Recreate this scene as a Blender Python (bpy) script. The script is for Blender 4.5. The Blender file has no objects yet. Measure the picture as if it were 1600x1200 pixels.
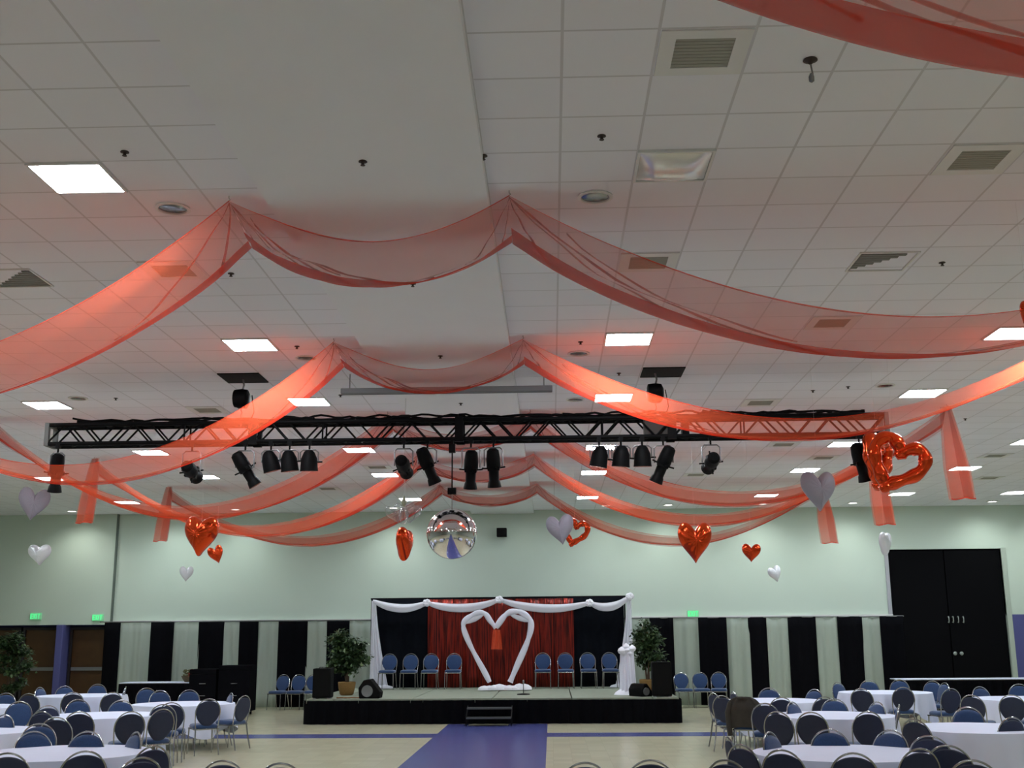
import bpy, math, random
from mathutils import Vector, Matrix
R = math.radians
sc = bpy.context.scene
C = sc.collection
rng = random.Random(7)

# ---------------------------------------------------------------- camera, world, exposure
F, CZ, CEIL = 1775.0, 1.95, 5.66
RIGHT = Vector((0.9993957350, 0.0340838533, -0.0068158453))
UP = Vector((0.0140263996, -0.2160476506, 0.9762820662))
FWD = Vector((-0.0318029073, 0.9757877349, 0.2163951743))
cam_data = bpy.data.cameras.new('camera')
cam = bpy.data.objects.new('camera', cam_data); C.objects.link(cam)
cam_data.sensor_width = 36.0; cam_data.lens = F / 1600 * 36; cam_data.clip_end = 200
m = Matrix.Identity(4)
for i in range(3):
    m[i][0], m[i][1], m[i][2] = RIGHT[i], UP[i], -FWD[i]
m[2][3] = CZ
cam.matrix_world = m
sc.camera = cam
w = bpy.data.worlds.new('world'); sc.world = w; w.use_nodes = True
w.node_tree.nodes['Background'].inputs[0].default_value = (.5, .55, .6, 1)
w.node_tree.nodes['Background'].inputs[1].default_value = .15
sc.view_settings.view_transform = 'Standard'; sc.view_settings.look = 'None'
sc.view_settings.gamma = 1; sc.view_settings.use_curve_mapping = False
sc.view_settings.exposure = 0.0
sc.cycles.use_denoising = True
sc.cycles.max_bounces = 10; sc.cycles.diffuse_bounces = 5; sc.cycles.glossy_bounces = 4
sc.cycles.transparent_max_bounces = 24; sc.cycles.transmission_bounces = 6
sc.cycles.sample_clamp_indirect = 12.0
sc.cycles.caustics_reflective = False; sc.cycles.caustics_refractive = False
TROFFER = 64.0      # strength of the fluorescent panels

def ray(px, py): return FWD + RIGHT * ((px - 800) / F) + UP * ((600 - py) / F)
def on_height(px, py, z):
    d = ray(px, py); t = (z - CZ) / d.z; return Vector((d.x * t, d.y * t, z))
def on_depth(px, py, Y):
    d = ray(px, py); t = Y / d.y; return Vector((d.x * t, Y, CZ + d.z * t))

# ---------------------------------------------------------------- materials
MATS = {}
def mat(name, col, rough=.6, metal=0, emit=0, emit_col=None, noise=0, nscale=8, bump=0, spec=.5, sheen=0):
    if name in MATS: return MATS[name]
    M = bpy.data.materials.new(name); M.use_nodes = True; nt = M.node_tree
    b = nt.nodes['Principled BSDF']
    b.inputs['Base Color'].default_value = (*col, 1); b.inputs['Roughness'].default_value = rough
    b.inputs['Metallic'].default_value = metal; b.inputs['Specular IOR Level'].default_value = spec
    if sheen: b.inputs['Sheen Weight'].default_value = sheen
    if emit:
        b.inputs['Emission Color'].default_value = (*(emit_col or col), 1); b.inputs['Emission Strength'].default_value = emit
    if noise or bump:
        tc = nt.nodes.new('ShaderNodeTexCoord'); n = nt.nodes.new('ShaderNodeTexNoise')
        n.inputs['Scale'].default_value = nscale; n.inputs['Detail'].default_value = 4
        nt.links.new(tc.outputs['Object'], n.inputs['Vector'])
        if noise:
            mx = nt.nodes.new('ShaderNodeMix'); mx.data_type = 'RGBA'
            mx.inputs[6].default_value = (*[c * (1 - noise) for c in col], 1)
            mx.inputs[7].default_value = (*[min(1, c * (1 + noise)) for c in col], 1)
            nt.links.new(n.outputs['Fac'], mx.inputs[0]); nt.links.new(mx.outputs[2], b.inputs['Base Color'])
        if bump:
            bp = nt.nodes.new('ShaderNodeBump'); bp.inputs['Strength'].default_value = bump; bp.inputs['Distance'].default_value = .01
            nt.links.new(n.outputs['Fac'], bp.inputs['Height']); nt.links.new(bp.outputs[0], b.inputs['Normal'])
    MATS[name] = M; return M

def sheer(name, col, see, trans=.5, rough_noise=0):
    """thin woven net: light partly passes straight through the holes, partly is scattered by the threads"""
    if name in MATS: return MATS[name]
    M = bpy.data.materials.new(name); M.use_nodes = True; nt = M.node_tree; nt.nodes.clear()
    out = nt.nodes.new('ShaderNodeOutputMaterial'); mx = nt.nodes.new('ShaderNodeMixShader'); m2 = nt.nodes.new('ShaderNodeMixShader')
    d = nt.nodes.new('ShaderNodeBsdfDiffuse'); t = nt.nodes.new('ShaderNodeBsdfTranslucent'); tr = nt.nodes.new('ShaderNodeBsdfTransparent')
    d.inputs[0].default_value = (*col, 1); t.inputs[0].default_value = (*col, 1)
    m2.inputs[0].default_value = trans; nt.links.new(d.outputs[0], m2.inputs[1]); nt.links.new(t.outputs[0], m2.inputs[2])
    n = nt.nodes.new('ShaderNodeTexNoise'); tc = nt.nodes.new('ShaderNodeTexCoord'); n.inputs['Scale'].default_value = 3
    mp = nt.nodes.new('ShaderNodeMapRange'); mp.inputs[3].default_value = see - .03; mp.inputs[4].default_value = see + .03
    nt.links.new(tc.outputs['Object'], n.inputs['Vector']); nt.links.new(n.outputs['Fac'], mp.inputs[0]); nt.links.new(mp.outputs[0], mx.inputs[0])
    nt.links.new(m2.outputs[0], mx.inputs[1]); nt.links.new(tr.outputs[0], mx.inputs[2]); nt.links.new(mx.outputs[0], out.inputs[0])
    MATS[name] = M; return M

def grid_mat(name, base, line, pitch, ox, oy, half, rough, tint=.04, bump=.0, spec=.5):
    if name in MATS: return MATS[name]
    M = bpy.data.materials.new(name); M.use_nodes = True; nt = M.node_tree; b = nt.nodes['Principled BSDF']
    b.inputs['Roughness'].default_value = rough; b.inputs['Specular IOR Level'].default_value = spec
    tc = nt.nodes.new('ShaderNodeTexCoord'); sx = nt.nodes.new('ShaderNodeSeparateXYZ'); nt.links.new(tc.outputs['Object'], sx.inputs[0])
    def math_(op, a, bb=None):
        n = nt.nodes.new('ShaderNodeMath'); n.operation = op
        for i, v in enumerate((a, bb)):
            if v is None: continue
            if isinstance(v, (int, float)): n.inputs[i].default_value = v
            else: nt.links.new(v, n.inputs[i])
        return n.outputs[0]
    masks = []; cells = []
    for ax, off in ((0, ox), (1, oy)):
        q = math_('DIVIDE', math_('SUBTRACT', sx.outputs[ax], off), pitch)
        fr = math_('FRACT', math_('ADD', q, .5)); dd = math_('ABSOLUTE', math_('SUBTRACT', fr, .5))
        masks.append(math_('LESS_THAN', dd, half / pitch)); cells.append(math_('FLOOR', q))
    line_m = math_('MAXIMUM', masks[0], masks[1])
    cb = nt.nodes.new('ShaderNodeCombineXYZ'); nt.links.new(cells[0], cb.inputs[0]); nt.links.new(cells[1], cb.inputs[1])
    wn = nt.nodes.new('ShaderNodeTexWhiteNoise'); nt.links.new(cb.outputs[0], wn.inputs[0])
    mx0 = nt.nodes.new('ShaderNodeMix'); mx0.data_type = 'RGBA'
    mx0.inputs[6].default_value = (*[c * (1 - tint) for c in base], 1); mx0.inputs[7].default_value = (*[c * (1 + tint) for c in base], 1)
    nt.links.new(wn.outputs[0], mx0.inputs[0])
    mx = nt.nodes.new('ShaderNodeMix'); mx.data_type = 'RGBA'; mx.inputs[7].default_value = (*line, 1)
    nt.links.new(line_m, mx.inputs[0]); nt.links.new(mx0.outputs[2], mx.inputs[6]); nt.links.new(mx.outputs[2], b.inputs['Base Color'])
    MATS[name] = M; return M

WHITE_WALL = lambda: mat('wall_paint', (.62, .70, .64), .7, noise=.03, nscale=1.2)
CEIL_M = lambda: grid_mat('acoustic_tile', (.87, .87, .93), (.67, .66, .70), .61, .12, .40, .010, .95, .02, spec=.1)
DRYWALL = lambda: mat('ceiling_drywall', (.87, .88, .92), .9, noise=.02, nscale=2, spec=.1)
FLOOR_M = lambda: grid_mat('vinyl_floor', (.50, .47, .33), (.44, .41, .28), .305, .0, .0, .003, .22, .05)
BLUE_FLOOR = lambda: grid_mat('blue_vinyl', (.075, .085, .27), (.06, .07, .22), .305, .0, .0, .003, .22, .06)
CHROME = lambda: mat('chair_metal', (.38, .38, .38), .2, .95)
BLUE = lambda: mat('blue_fabric', (.017, .048, .135), .9, noise=.35, nscale=60, sheen=.3)
NAVY = lambda: mat('chair_back_vinyl', (.012, .018, .05), .6, noise=.2, nscale=30)
CLOTH = lambda: mat('table_linen', (.66, .70, .86), .85, noise=.02, nscale=4)
BLACK = lambda: mat('black_metal', (.003, .003, .0035), .6, spec=.12)
BLACKC = lambda: mat('black_cloth', (.0045, .0045, .006), 1.0, noise=.3, nscale=12, spec=.03)
GREYM = lambda: mat('grey_metal', (.25, .25, .26), .4, .7)
WHITEM = lambda: mat('white_enamel', (.75, .75, .74), .4)
TULLE = lambda: sheer('red_tulle', (.74, .105, .04), .56, .66)
TULLE2 = lambda: sheer('red_tulle_dense', (.66, .055, .025), .30, .6)
WTULLE = lambda: sheer('white_tulle', (.93, .93, 1.0), .12, .3)
SHEER = lambda: sheer('white_sheer', (.50, .56, .50), .10, .3)
REDFOIL = lambda: mat('red_foil', (.75, .07, .012), .16, .75, noise=.15, nscale=6)
WHITEFOIL = lambda: mat('white_foil', (.74, .76, .80), .28, .2)
STRING = lambda: mat('string', (.6, .6, .6), .6)

# ---------------------------------------------------------------- mesh builder
class MB:
    def __init__(s): s.v = []; s.f = []; s.mi = []
    def add(s, vs, fs, mi=0):
        o = len(s.v); s.v += [tuple(p) for p in vs]; s.f += [tuple(i + o for i in f) for f in fs]; s.mi += [mi] * len(fs); return s
    def box(s, x0, x1, y0, y1, z0, z1, mi=0, M=None):
        vs = [Vector((x, y, z)) for z in (z0, z1) for y in (y0, y1) for x in (x0, x1)]
        if M is not None: vs = [M @ p for p in vs]
        return s.add(vs, [(0, 2, 3, 1), (4, 5, 7, 6), (0, 1, 5, 4), (2, 6, 7, 3), (0, 4, 6, 2), (1, 3, 7, 5)], mi)
    def tube(s, pts, r, n=8, closed=False, mi=0, cap=True):
        pts = [Vector(p) for p in pts]; N = len(pts); rs = r if isinstance(r, (list, tuple)) else [r] * N
        rings = []; prev = None
        for i, p in enumerate(pts):
            a = pts[(i - 1) % N] if (closed or i) else p; b = pts[(i + 1) % N] if (closed or i < N - 1) else p
            t = (b - a); t = t.normalized() if t.length > 1e-9 else Vector((0, 0, 1))
            if prev is None:
                h = Vector((0, 0, 1)) if abs(t.z) < .9 else Vector((1, 0, 0)); u = t.cross(h).normalized()
            else:
                u = prev - t * prev.dot(t); u = u.normalized() if u.length > 1e-6 else t.orthogonal().normalized()
            prev = u; w_ = t.cross(u)
            rings.append([p + (u * math.cos(2 * math.pi * k / n) + w_ * math.sin(2 * math.pi * k / n)) * rs[i] for k in range(n)])
        vs = [q for rg in rings for q in rg]; fs = []
        for i in range(N if closed else N - 1):
            j = (i + 1) % N
            for k in range(n): fs.append((i * n + k, i * n + (k + 1) % n, j * n + (k + 1) % n, j * n + k))
        if cap and not closed: fs += [tuple(range(n))[::-1], tuple((N - 1) * n + k for k in range(n))]
        return s.add(vs, fs, mi)
    def lathe(s, prof, n=24, M=None, mi=0, cap=True, a0=0.0):
        vs = [Vector((r * math.cos(2 * math.pi * k / n + a0), r * math.sin(2 * math.pi * k / n + a0), z)) for r, z in prof for k in range(n)]
        if M is not None: vs = [M @ p for p in vs]
        fs = [(i * n + k, i * n + (k + 1) % n, (i + 1) * n + (k + 1) % n, (i + 1) * n + k) for i in range(len(prof) - 1) for k in range(n)]
        if cap: fs += [tuple(range(n))[::-1], tuple((len(prof) - 1) * n + k for k in range(n))]
        return s.add(vs, fs, mi)
    def grid(s, fn, nu, nv, mi=0, closeu=False):
        vs = [fn(i / nu, j / nv) for i in range(nu + (0 if closeu else 1)) for j in range(nv + 1)]
        U = nu if closeu else nu
        L = nu if closeu else nu + 1
        fs = [(i * (nv + 1) + j, ((i + 1) % L) * (nv + 1) + j, ((i + 1) % L) * (nv + 1) + j + 1, i * (nv + 1) + j + 1) for i in range(U) for j in range(nv)]
        return s.add(vs, fs, mi)
    def build(s, name, mats, parent=None, loc=None, rz=0, angle=40, bevel=0):
        me = bpy.data.meshes.new(name); me.from_pydata(s.v, [], s.f)
        if not isinstance(mats, (list, tuple)): mats = [mats]
        for q in mats: me.materials.append(q)
        me.polygons.foreach_set('material_index', s.mi)
        me.polygons.foreach_set('use_smooth', [True] * len(s.f)); me.update()
        me.set_sharp_from_angle(angle=R(angle))
        o = bpy.data.objects.new(name, me); C.objects.link(o)
        if parent is not None: o.parent = parent
        if loc is not None: o.location = loc
        if rz: o.rotation_euler.z = rz
        if bevel:
            bm = o.modifiers.new('bevel', 'BEVEL'); bm.width = bevel; bm.segments = 2; bm.limit_method = 'ANGLE'
        return o

def tag(o, label=None, cat=None, group=None, kind=None):
    if label: o['label'] = label
    if cat: o['category'] = cat
    if group: o['group'] = group
    if kind: o['kind'] = kind
    return o
def thing(name, label, cat, loc=(0, 0, 0), rz=0, group=None):
    o = bpy.data.objects.new(name, None); o.empty_display_size = .1; C.objects.link(o)
    o.location = loc; o.rotation_euler = (0, 0, rz); return tag(o, label, cat, group)
def dup(root, loc, rz, label, group=None, rot=None):
    r = root.copy(); C.objects.link(r); r.location = loc; r.rotation_euler = rot or (0, 0, rz)
    tag(r, label, None, group)
    for ch in list(root.children):
        c = ch.copy(); C.objects.link(c); c.parent = r
        for g in ch.children:
            d = g.copy(); C.objects.link(d); d.parent = c
    return r
def proto_use(store, maker, key, loc, rz, label, group=None, rot=None):
    """the first of a kind is the built one, later ones are copies"""
    if key not in store:
        o = maker(); o.location = loc; o.rotation_euler = rot or (0, 0, rz); tag(o, label, None, group); store[key] = o; return o
    return dup(store[key], loc, rz, label, group, rot)
STORE = {}
ORD = ['leftmost', 'second from left', 'third from left', 'fourth from left', 'fifth from left', 'sixth from left', 'seventh from left', 'eighth from left']

# ---------------------------------------------------------------- the hall
X0, X1, Y0, Y1 = -19.0, 16.5, -7.0, 34.4
def struct(name, mb, mats, label=None, **k):
    o = mb.build(name, mats, **k); tag(o, label, None, None, 'structure'); return o
struct('floor', MB().box(X0, X1, Y0, Y1 + 1, -.1, 0), FLOOR_M(), 'glossy beige vinyl floor')
fa = MB(); fa.box(-2.37, -.12, Y0, 26.3, 0, .002); fa.box(-2.37, -1.9, 26.3, 26.75, 0, .002); fa.box(-1.0, -.12, 26.3, 26.75, 0, .002)
struct('floor_aisle', fa, BLUE_FLOOR(), 'blue aisle strip in the floor leading to the stage')
struct('floor_stripe', MB().box(-12.5, -2.37, 23.3, 24.2, 0, .002), BLUE_FLOOR(), 'blue cross stripe in the floor left of the aisle')
struct('floor_stripe', MB().box(-.12, 10.5, 23.4, 24.3, 0, .002), BLUE_FLOOR(), 'blue cross stripe in the floor right of the aisle')
struct('ceiling', MB().box(X0, X1, Y0, Y1, CEIL, CEIL + .1), CEIL_M(), 'suspended grid ceiling of pale square tiles')
struct('ceiling_beam', MB().box(-2.37, -.49, Y0, Y1, 5.56, CEIL), DRYWALL(), 'plain dropped plaster beam running down the ceiling')
wl = mat('back_wall_paint', (.60, .70, .615), .75, noise=.03, nscale=1.0)
blue_wall = mat('blue_wall', (.085, .09, .27), .7, noise=.05, nscale=3)
struct('wall_back', MB().box(-13.2, 10.0, Y1, Y1 + .2, 0, CEIL), wl, 'tall pale green far wall behind the stage')
wb = MB(); wb.box(10.0, 13.32, Y1, Y1 + .2, 4.38, CEIL); wb.box(13.32, X1, Y1 - .0, Y1 + .2, 2.46, CEIL)
struct('wall_back_right', wb, wl, 'pale green far wall above and right of the black doors')
struct('wall_back_dado', MB().box(13.42, X1, Y1 - .01, Y1 + .2, 0, 2.46), blue_wall, 'blue lower wall right of the black doors')
struct('wall_back_left', MB().box(X0, -13.2, 34.34, 34.5, 2.36, CEIL), wl, 'pale wall section above the brown doors')
struct('trim_1', MB().box(-13.21, -13.16, 34.32, Y1, 0, CEIL), mat('seam', (.12, .15, .13), .7), 'dark vertical seam in the far wall')
lobby = MB(); lobby.box(X0, -13.2, 34.9, 35.0, 0, 2.5); lobby.box(X0, -13.2, 34.5, 34.9, 2.36, 2.42)
struct('wall_lobby', lobby, blue_wall, 'blue recessed wall around the brown doors')
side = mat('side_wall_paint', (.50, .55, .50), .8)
struct('wall_left', MB().box(X0 - .2, X0, Y0, Y1 + .6, 0, CEIL), side)
struct('wall_right', MB().box(X1, X1 + .2, Y0, Y1 + .2, 0, CEIL), side)
struct('wall_front', MB().box(X0, X1, Y0 - .2, Y0, 0, CEIL), side)
struct('trim_2', MB().box(-13.1, -5.0, Y1 - .10, Y1, 2.43, 2.47).box(2.2, 10.0, Y1 - .10, Y1, 2.45, 2.49), WHITEM(), 'thin white rail along the wall above the drapes')

# brown doors on the left
brown = mat('door_wood', (.07, .030, .006), .45, noise=.25, nscale=5)
for i, (a, b, n) in enumerate(((-17.3, -16.15, 'behind the potted tree'), (-15.95, -14.85, 'between the potted tree and the blue post'), (-14.5, -13.4, 'right of the blue post'))):
    d = struct('door_%d' % (i + 1), MB().box(a, b, 34.8, 34.88, 0.02, 2.22), brown, 'brown wooden door ' + n, bevel=.01)
    pb = MB(); pb.box(a + .03, b - .03, 34.72, 34.76, 1.02, 1.12); pb.box(a + .05, a + .1, 34.76, 34.8, 1.02, 1.12); pb.box(b - .1, b - .05, 34.76, 34.8, 1.02, 1.12)
    pb.build('push_bar', GREYM(), d)
    fr = MB(); fr.box(a - .07, a, 34.74, 34.9, 0, 2.3); fr.box(b, b + .07, 34.74, 34.9, 0, 2.3); fr.box(a, b, 34.74, 34.9, 2.22, 2.3)
    fr.build('door_frame', mat('dark_frame', (.02, .015, .02), .6), d)
struct('column_1', MB().box(-14.78, -14.57, 34.2, 34.7, 0, 2.36), blue_wall, 'narrow blue post between the brown doors', bevel=.02)

# black doors on the right
dk = mat('black_door', (.0035, .0035, .0045), .8, spec=.06)
d4 = struct('door_4', MB().box(10.0, 13.32, Y1 + .10, Y1 + .2, 0, 4.38), dk, 'tall black double door in the far wall')
for a, b in ((10.03, 11.64), (11.67, 13.29)):
    MB().box(a, b, Y1 + .04, Y1 + .1, .02, 4.34).build('door_leaf', dk, d4, bevel=.008)
MB().box(9.90, 10.0, Y1 - .06, Y1 + .12, 2.46, 4.40).build('door_trim', mat('trim_lav', (.42, .42, .46), .6), d4)
MB().box(13.32, 13.46, Y1 - .04, Y1 + .12, 0, 4.40).build('door_trim', mat('trim_green', (.45, .52, .45), .6), d4)
hw = mat('door_hardware', (.30, .34, .32), .5, .3)
for px in (1482, 1489, 1497, 1505):
    p = on_depth(px, 968, Y1); q = MB()
    q.tube([(0, .04, -.075), (0, -.02, -.085), (0, -.04, -.05), (0, -.04, .05), (0, -.02, .085), (0, .04, .075)], .016, 8)
    q.build('pull_handle', hw, d4, loc=p)
for px in (1492, 1502):
    p = on_depth(px, 1021, Y1); q = MB(); q.lathe([(.02, 0), (.025, .03), (.05, .05), (.055, .08), (.03, .1)], 14, Matrix.Rotation(R(90), 4, 'X'))
    q.build('door_knob', hw, d4, loc=p + Vector((0, .04, 0)))

# ---------------------------------------------------------------- ceiling fittings
def troffer(lit=True):
    r = thing('ceiling_light', 'x', 'ceiling light', group='fluorescent ceiling panels')
    f = MB(); h = .305
    for a, b, c, d in ((-h, h, -h, -h + .022), (-h, h, h - .022, h), (-h, -h + .022, -h + .022, h - .022), (h - .022, h, -h + .022, h - .022)):
        f.box(a, b, c, d, -.02, 0)
    f.build('frame', WHITEM(), r)
    k = h - .022
    if lit:
        MB().box(-k, k, -k, k, -.012, -.002).build('diffuser', mat('lit_diffuser', (1, 1, 1), .5, emit=TROFFER, emit_col=(.90, .98, 1.05)), r)
    else:
        g = MB(); g.grid(lambda u, v: ((u - .5) * 2 * k, (v - .5) * 2 * k, -.010 - .085 * (1 - (2 * u - 1) ** 4) * (1 - abs(2 * v - 1) ** 2.2)), 20, 20)
        g.build('diffuser', mat('unlit_diffuser', (.88, .88, .86), .22, .55), r)
    return r
GX = lambda k: .425 + .61 * k
cols = {0: (GX(-20), 'far left'), 1: (GX(-14), 'left'), 2: (GX(-7), 'centre left'), 3: (GX(1), 'centre right'), 4: (GX(9), 'right'), 5: (GX(15), 'far right'), 6: (GX(20), 'outermost right')}
GY = lambda n: 7.415 + .61 * n
lit = {(2, 2): 'large lit ceiling panel at the upper left, nearest the camera',
       (11, 2): 'lit ceiling panel between the first and second red swags, left of the beam',
       (11, 3): 'lit ceiling panel just above the right truss hoist',
       (11, 4): 'lit ceiling panel showing through the first swag at the right edge',
       (17, 1): 'lit ceiling panel above the left end of the truss',
       (17, 2): 'lit ceiling panel beside the second swag left of the beam, above the truss',
       (17, 3): 'lit ceiling panel behind the second swag right of the beam, above the truss',
       (17, 4): 'lit ceiling panel above the right end of the truss',
       (25, 1): 'lit ceiling panel under the left half of the truss',
       (25, 2): 'lit ceiling panel overlapped by the third swag below the truss',
       (25, 3): 'lit ceiling panel above the three right can lamps',
       (25, 4): 'lit ceiling panel left of the rightmost hanging stage lamp',
       (31, 1): 'lit ceiling panel between the left star-like lamp and the long leaning lamp',
       (31, 2): 'lit ceiling panel left of the middle lamps of the truss',
       (31, 3): 'lit ceiling panel below the three right can lamps',
       (31, 4): 'lit ceiling panel above the lavender heart balloon',
       (31, 5): 'lit ceiling panel beside the long hanging tulle tail at right',
       (39, 0): 'small far lit ceiling panel behind the left draped swags',
       (39, 2): 'small far lit ceiling panel above the mirror ball, left',
       (39, 3): 'small far lit ceiling panel above the grey heart balloon',
       (39, 4): 'small far lit ceiling panel left of the lavender heart balloon',
       (39, 5): 'small far lit ceiling panel below the open red heart balloon',
       (39, 6): 'small far lit ceiling panel at the right edge above the black doors'}
for (n, c), lab in lit.items():
    dx = 0
    proto_use(STORE, troffer, 'troffer', (cols[c][0], GY(n), CEIL), 0, lab, 'fluorescent ceiling panels')
# unseen panels added beside and behind the camera to brighten floor and ceiling
for n, c in ((2, 4), (2, 1), (11, 1), (11, 0), (17, 0), (-6, 2), (-6, 4), (-14, 2), (-14, 3), (-14, 4), (-20, 2), (-20, 4), (17, 5), (25, 5), (25, 0), (31, 0), (11, 5)):
    proto_use(STORE, troffer, 'troffer', (cols[c][0], GY(n), CEIL), 0, 'added lit ceiling panel outside the picture', 'added fluorescent ceiling panels outside the picture')
u = troffer(False); u.name = 'ceiling_light_unlit'; u.location = (GX(1), GY(2), CEIL); tag(u, 'unlit ceiling panel with a curved pearly lens, upper right', 'ceiling light')

def vent():
    r = thing('ceiling_vent', 'x', 'vent')
    f = MB(); h, k = .29, .19
    for a, b, c, d in ((-h, h, -h, -k), (-h, h, k, h), (-h, -k, -k, k), (k, h, -k, k)): f.box(a, b, c, d, -.012, 0)
    f.build('frame', WHITEM(), r)
    g = MB(); g.box(-k, k, -k, k, -.006, 0)
    for i in range(9): g.box(-k, k, -k + i * .042, -k + i * .042 + .02, -.009, -.006)
    g.build('grille', mat('vent_grille', (.36, .36, .31), .8), r); return r
for px, py, lab in ((1102, 86, 'square ceiling vent with grey grille, nearest at upper right'), (1520, 262, 'square ceiling vent with grey grille near the right edge'),
                    (1012, 411, 'ceiling vent seen through the first swag right of the beam'), (1295, 508, 'ceiling vent seen through the first swag further right'),
                    (1183, 630, 'flat ceiling vent right of the right truss hoist'), (325, 642, 'flat ceiling vent beside the left truss hoist'),
                    (290, 430, 'ceiling vent hidden behind the lit left strand of the first swag'), (1212, 694, 'small ceiling vent below the right half of the truss'),
                    (592, 729, 'small ceiling vent left of the middle lamps'), (1290, 718, 'small ceiling vent left of the rightmost hanging lamp'),
                    (1545, 711, 'small ceiling vent right of the long hanging tail'), (530, 764, 'small far ceiling vent left of the clear balloon'),
                    (1080, 739, 'small far ceiling vent under the far right lamps'), (1555, 745, 'small far ceiling vent at the right edge')):
    p = on_height(px, py, CEIL); kx = round((p.x - .425) / .61); ky = round((p.y - 7.415) / .61)
    proto_use(STORE, vent, 'vent', (GX(kx), GY(ky), CEIL), 0, lab, 'square ceiling vents')
def diffuser_(flip):
    r = thing('ceiling_air_diffuser', 'x', 'vent'); h = .3
    f = MB()
    for a, b, c, d in ((-h, h, -h, -.28), (-h, h, .28, h), (-h, -.28, -.28, .28), (.28, h, -.28, .28)): f.box(a, b, c, d, -.014, 0)
    f.build('frame', WHITEM(), r)
    g = MB(); s = -1 if flip else 1
    for i in range(8):    # triangular shade of side-lit louvres, put into the colour of these slats
        y = .27 - i * .065; x1 = s * (-.27 + ((y + .27) if flip else (.54 - (y + .27)))); xa, xb = sorted((s * -.27, x1)); g.box(xa, xb, y - .05, y, -.012, -.002)
    g.build('louvre', mat('louvre_shade', (.24, .24, .22), .9), r)
    return r
a = diffuser_(False); a.location = on_height(1378, 408, CEIL); tag(a, 'ceiling air diffuser with a dark triangle of painted louvre shade at right', 'vent')
a = diffuser_(True); a.name = 'ceiling_air_diffuser'; a.location = on_height(22, 434, CEIL); tag(a, 'ceiling air diffuser with a dark triangle of painted louvre shade at left edge', 'vent')

def downlight():
    r = thing('recessed_downlight', 'x', 'ceiling light')
    MB().lathe([(.15, 0), (.155, -.012), (.125, -.016), (.12, -.002)], 24, cap=False).build('trim_ring', WHITEM(), r)
    MB().lathe([(.122, -.004), (.09, -.010), (.03, -.012)], 24).build('reflector', mat('can_reflector', (.22, .23, .24), .15, .9), r); return r
for px, py, lab in ((270, 325, 'dark recessed downlight beside the first swag at left'), (930, 307, 'recessed downlight right of the first swag peak'),
                    (479, 559, 'small dark downlight above the left hoist'), (904, 552, 'small dark downlight right of the second swag peak'),
                    (899, 624, 'tiny downlight above the right lamps near the beam'), (1383, 602, 'tiny downlight left of the upper right panel'),
                    (122, 622, 'tiny downlight above the leftmost panel of the truss row'), (1160, 655, 'tiny downlight over the right half of the truss')):
    p = on_height(px, py, CEIL); proto_use(STORE, downlight, 'can', p, 0, lab, 'recessed downlights')
def wall_washer():
    r = thing('wall_washer_light', 'x', 'ceiling light')
    MB().lathe([(.16, 0), (.165, -.015), (.125, -.02), (.12, -.005)], 24, cap=False).build('trim_ring', WHITEM(), r)
    MB().lathe([(.122, -.004), (.03, -.012)], 24).build('lens', mat('washer_lens', (1, 1, 1), .5, emit=9, emit_col=(1, .97, .9)), r)
    return r
def washer(x, y, lab, e=55, col=(.92, 1, .95), grp=None):
    r = proto_use(STORE, wall_washer, 'washer', (x, y, CEIL), 0, lab, grp)
    l = bpy.data.lights.new('washer_beam', 'SPOT'); l.energy = e * .52; l.spot_size = R(130); l.spot_blend = .9; l.shadow_soft_size = .1; l.color = col
    lo = bpy.data.objects.new('washer_beam', l); C.objects.link(lo); lo.parent = r; lo.location = (0, 0, -.06); lo.rotation_euler = (R(14), 0, 0)
for px, py, lab in ((945, 794, 'small round lit downlight by the far wall, left of the pair'), (1040, 793, 'small round lit downlight by the far wall, right of the pair'),
                    (115, 799, 'small round lit downlight by the far wall at far left')):
    p = on_height(px, py, CEIL); washer(p.x, min(p.y, 33.3), lab, 70, (1, .98, .85) if px < 200 else (.92, 1, .95))
for x in (-11.3, -9.3, -4.6, -1.0, 6.2, 8.8, 12.8, 14.8):
    washer(x, 33.3, 'round downlight by the far wall hidden behind the swags', 60 if x > -12 else 70, (.86, 1, .97) if x < -8 else (.92, 1, .94), 'wall washers behind the swags')

def sprinkler():
    r = thing('ceiling_sprinkler', 'x', 'sprinkler')
    MB().lathe([(.032, 0), (.035, -.006), (.014, -.012), (.010, -.028), (.018, -.031), (.019, -.035)], 12).build('sprinkler_head', mat('dark_bronze', (.05, .035, .03), .5, .4), r); return r
SP = [(195, 237, 'upper left tiles by the big lit panel'), (567, 252, 'beam above the first swag'), (940, 212, 'tiles left of the unlit panel'), (361, 427, 'tiles under the first left swag peak'),
      (645, 443, 'beam under the first swag'), (464, 541, 'tiles right of the second left panel'), (688, 556, 'beam above the second swag'), (1472, 410, 'tiles right of the triangular diffuser'),
      (907, 534, 'tiles left of the upper hoist panel'), (720, 630, 'beam behind the second swag'), (532, 617, 'tiles left of the third swag row'), (967, 583, 'tiles left of the right hoist'),
      (181, 622, 'tiles right of the leftmost panel'), (898, 611, 'tiles right of the grey bar'), (1270, 610, 'tiles over the right truss half'), (1325, 604, 'tiles right of the pendant sprinkler'),
      (1508, 654, 'tiles right of the hanging tail peak'), (1348, 640, 'tiles above the right truss end'), (755, 243, 'tile edge against the beam')]
for px, py, t in SP:
    z = 5.56 if 'beam' in t[:6] else CEIL
    proto_use(STORE, sprinkler, 'spr', on_height(px, py, z), 0, 'tiny dark sprinkler head on the ' + t, 'ceiling sprinkler heads')
r = thing('ceiling_hook', 'dark ceiling rose with a short hanging grey pull, upper right', 'ceiling fixture', on_height(1266, 93, CEIL))
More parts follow.
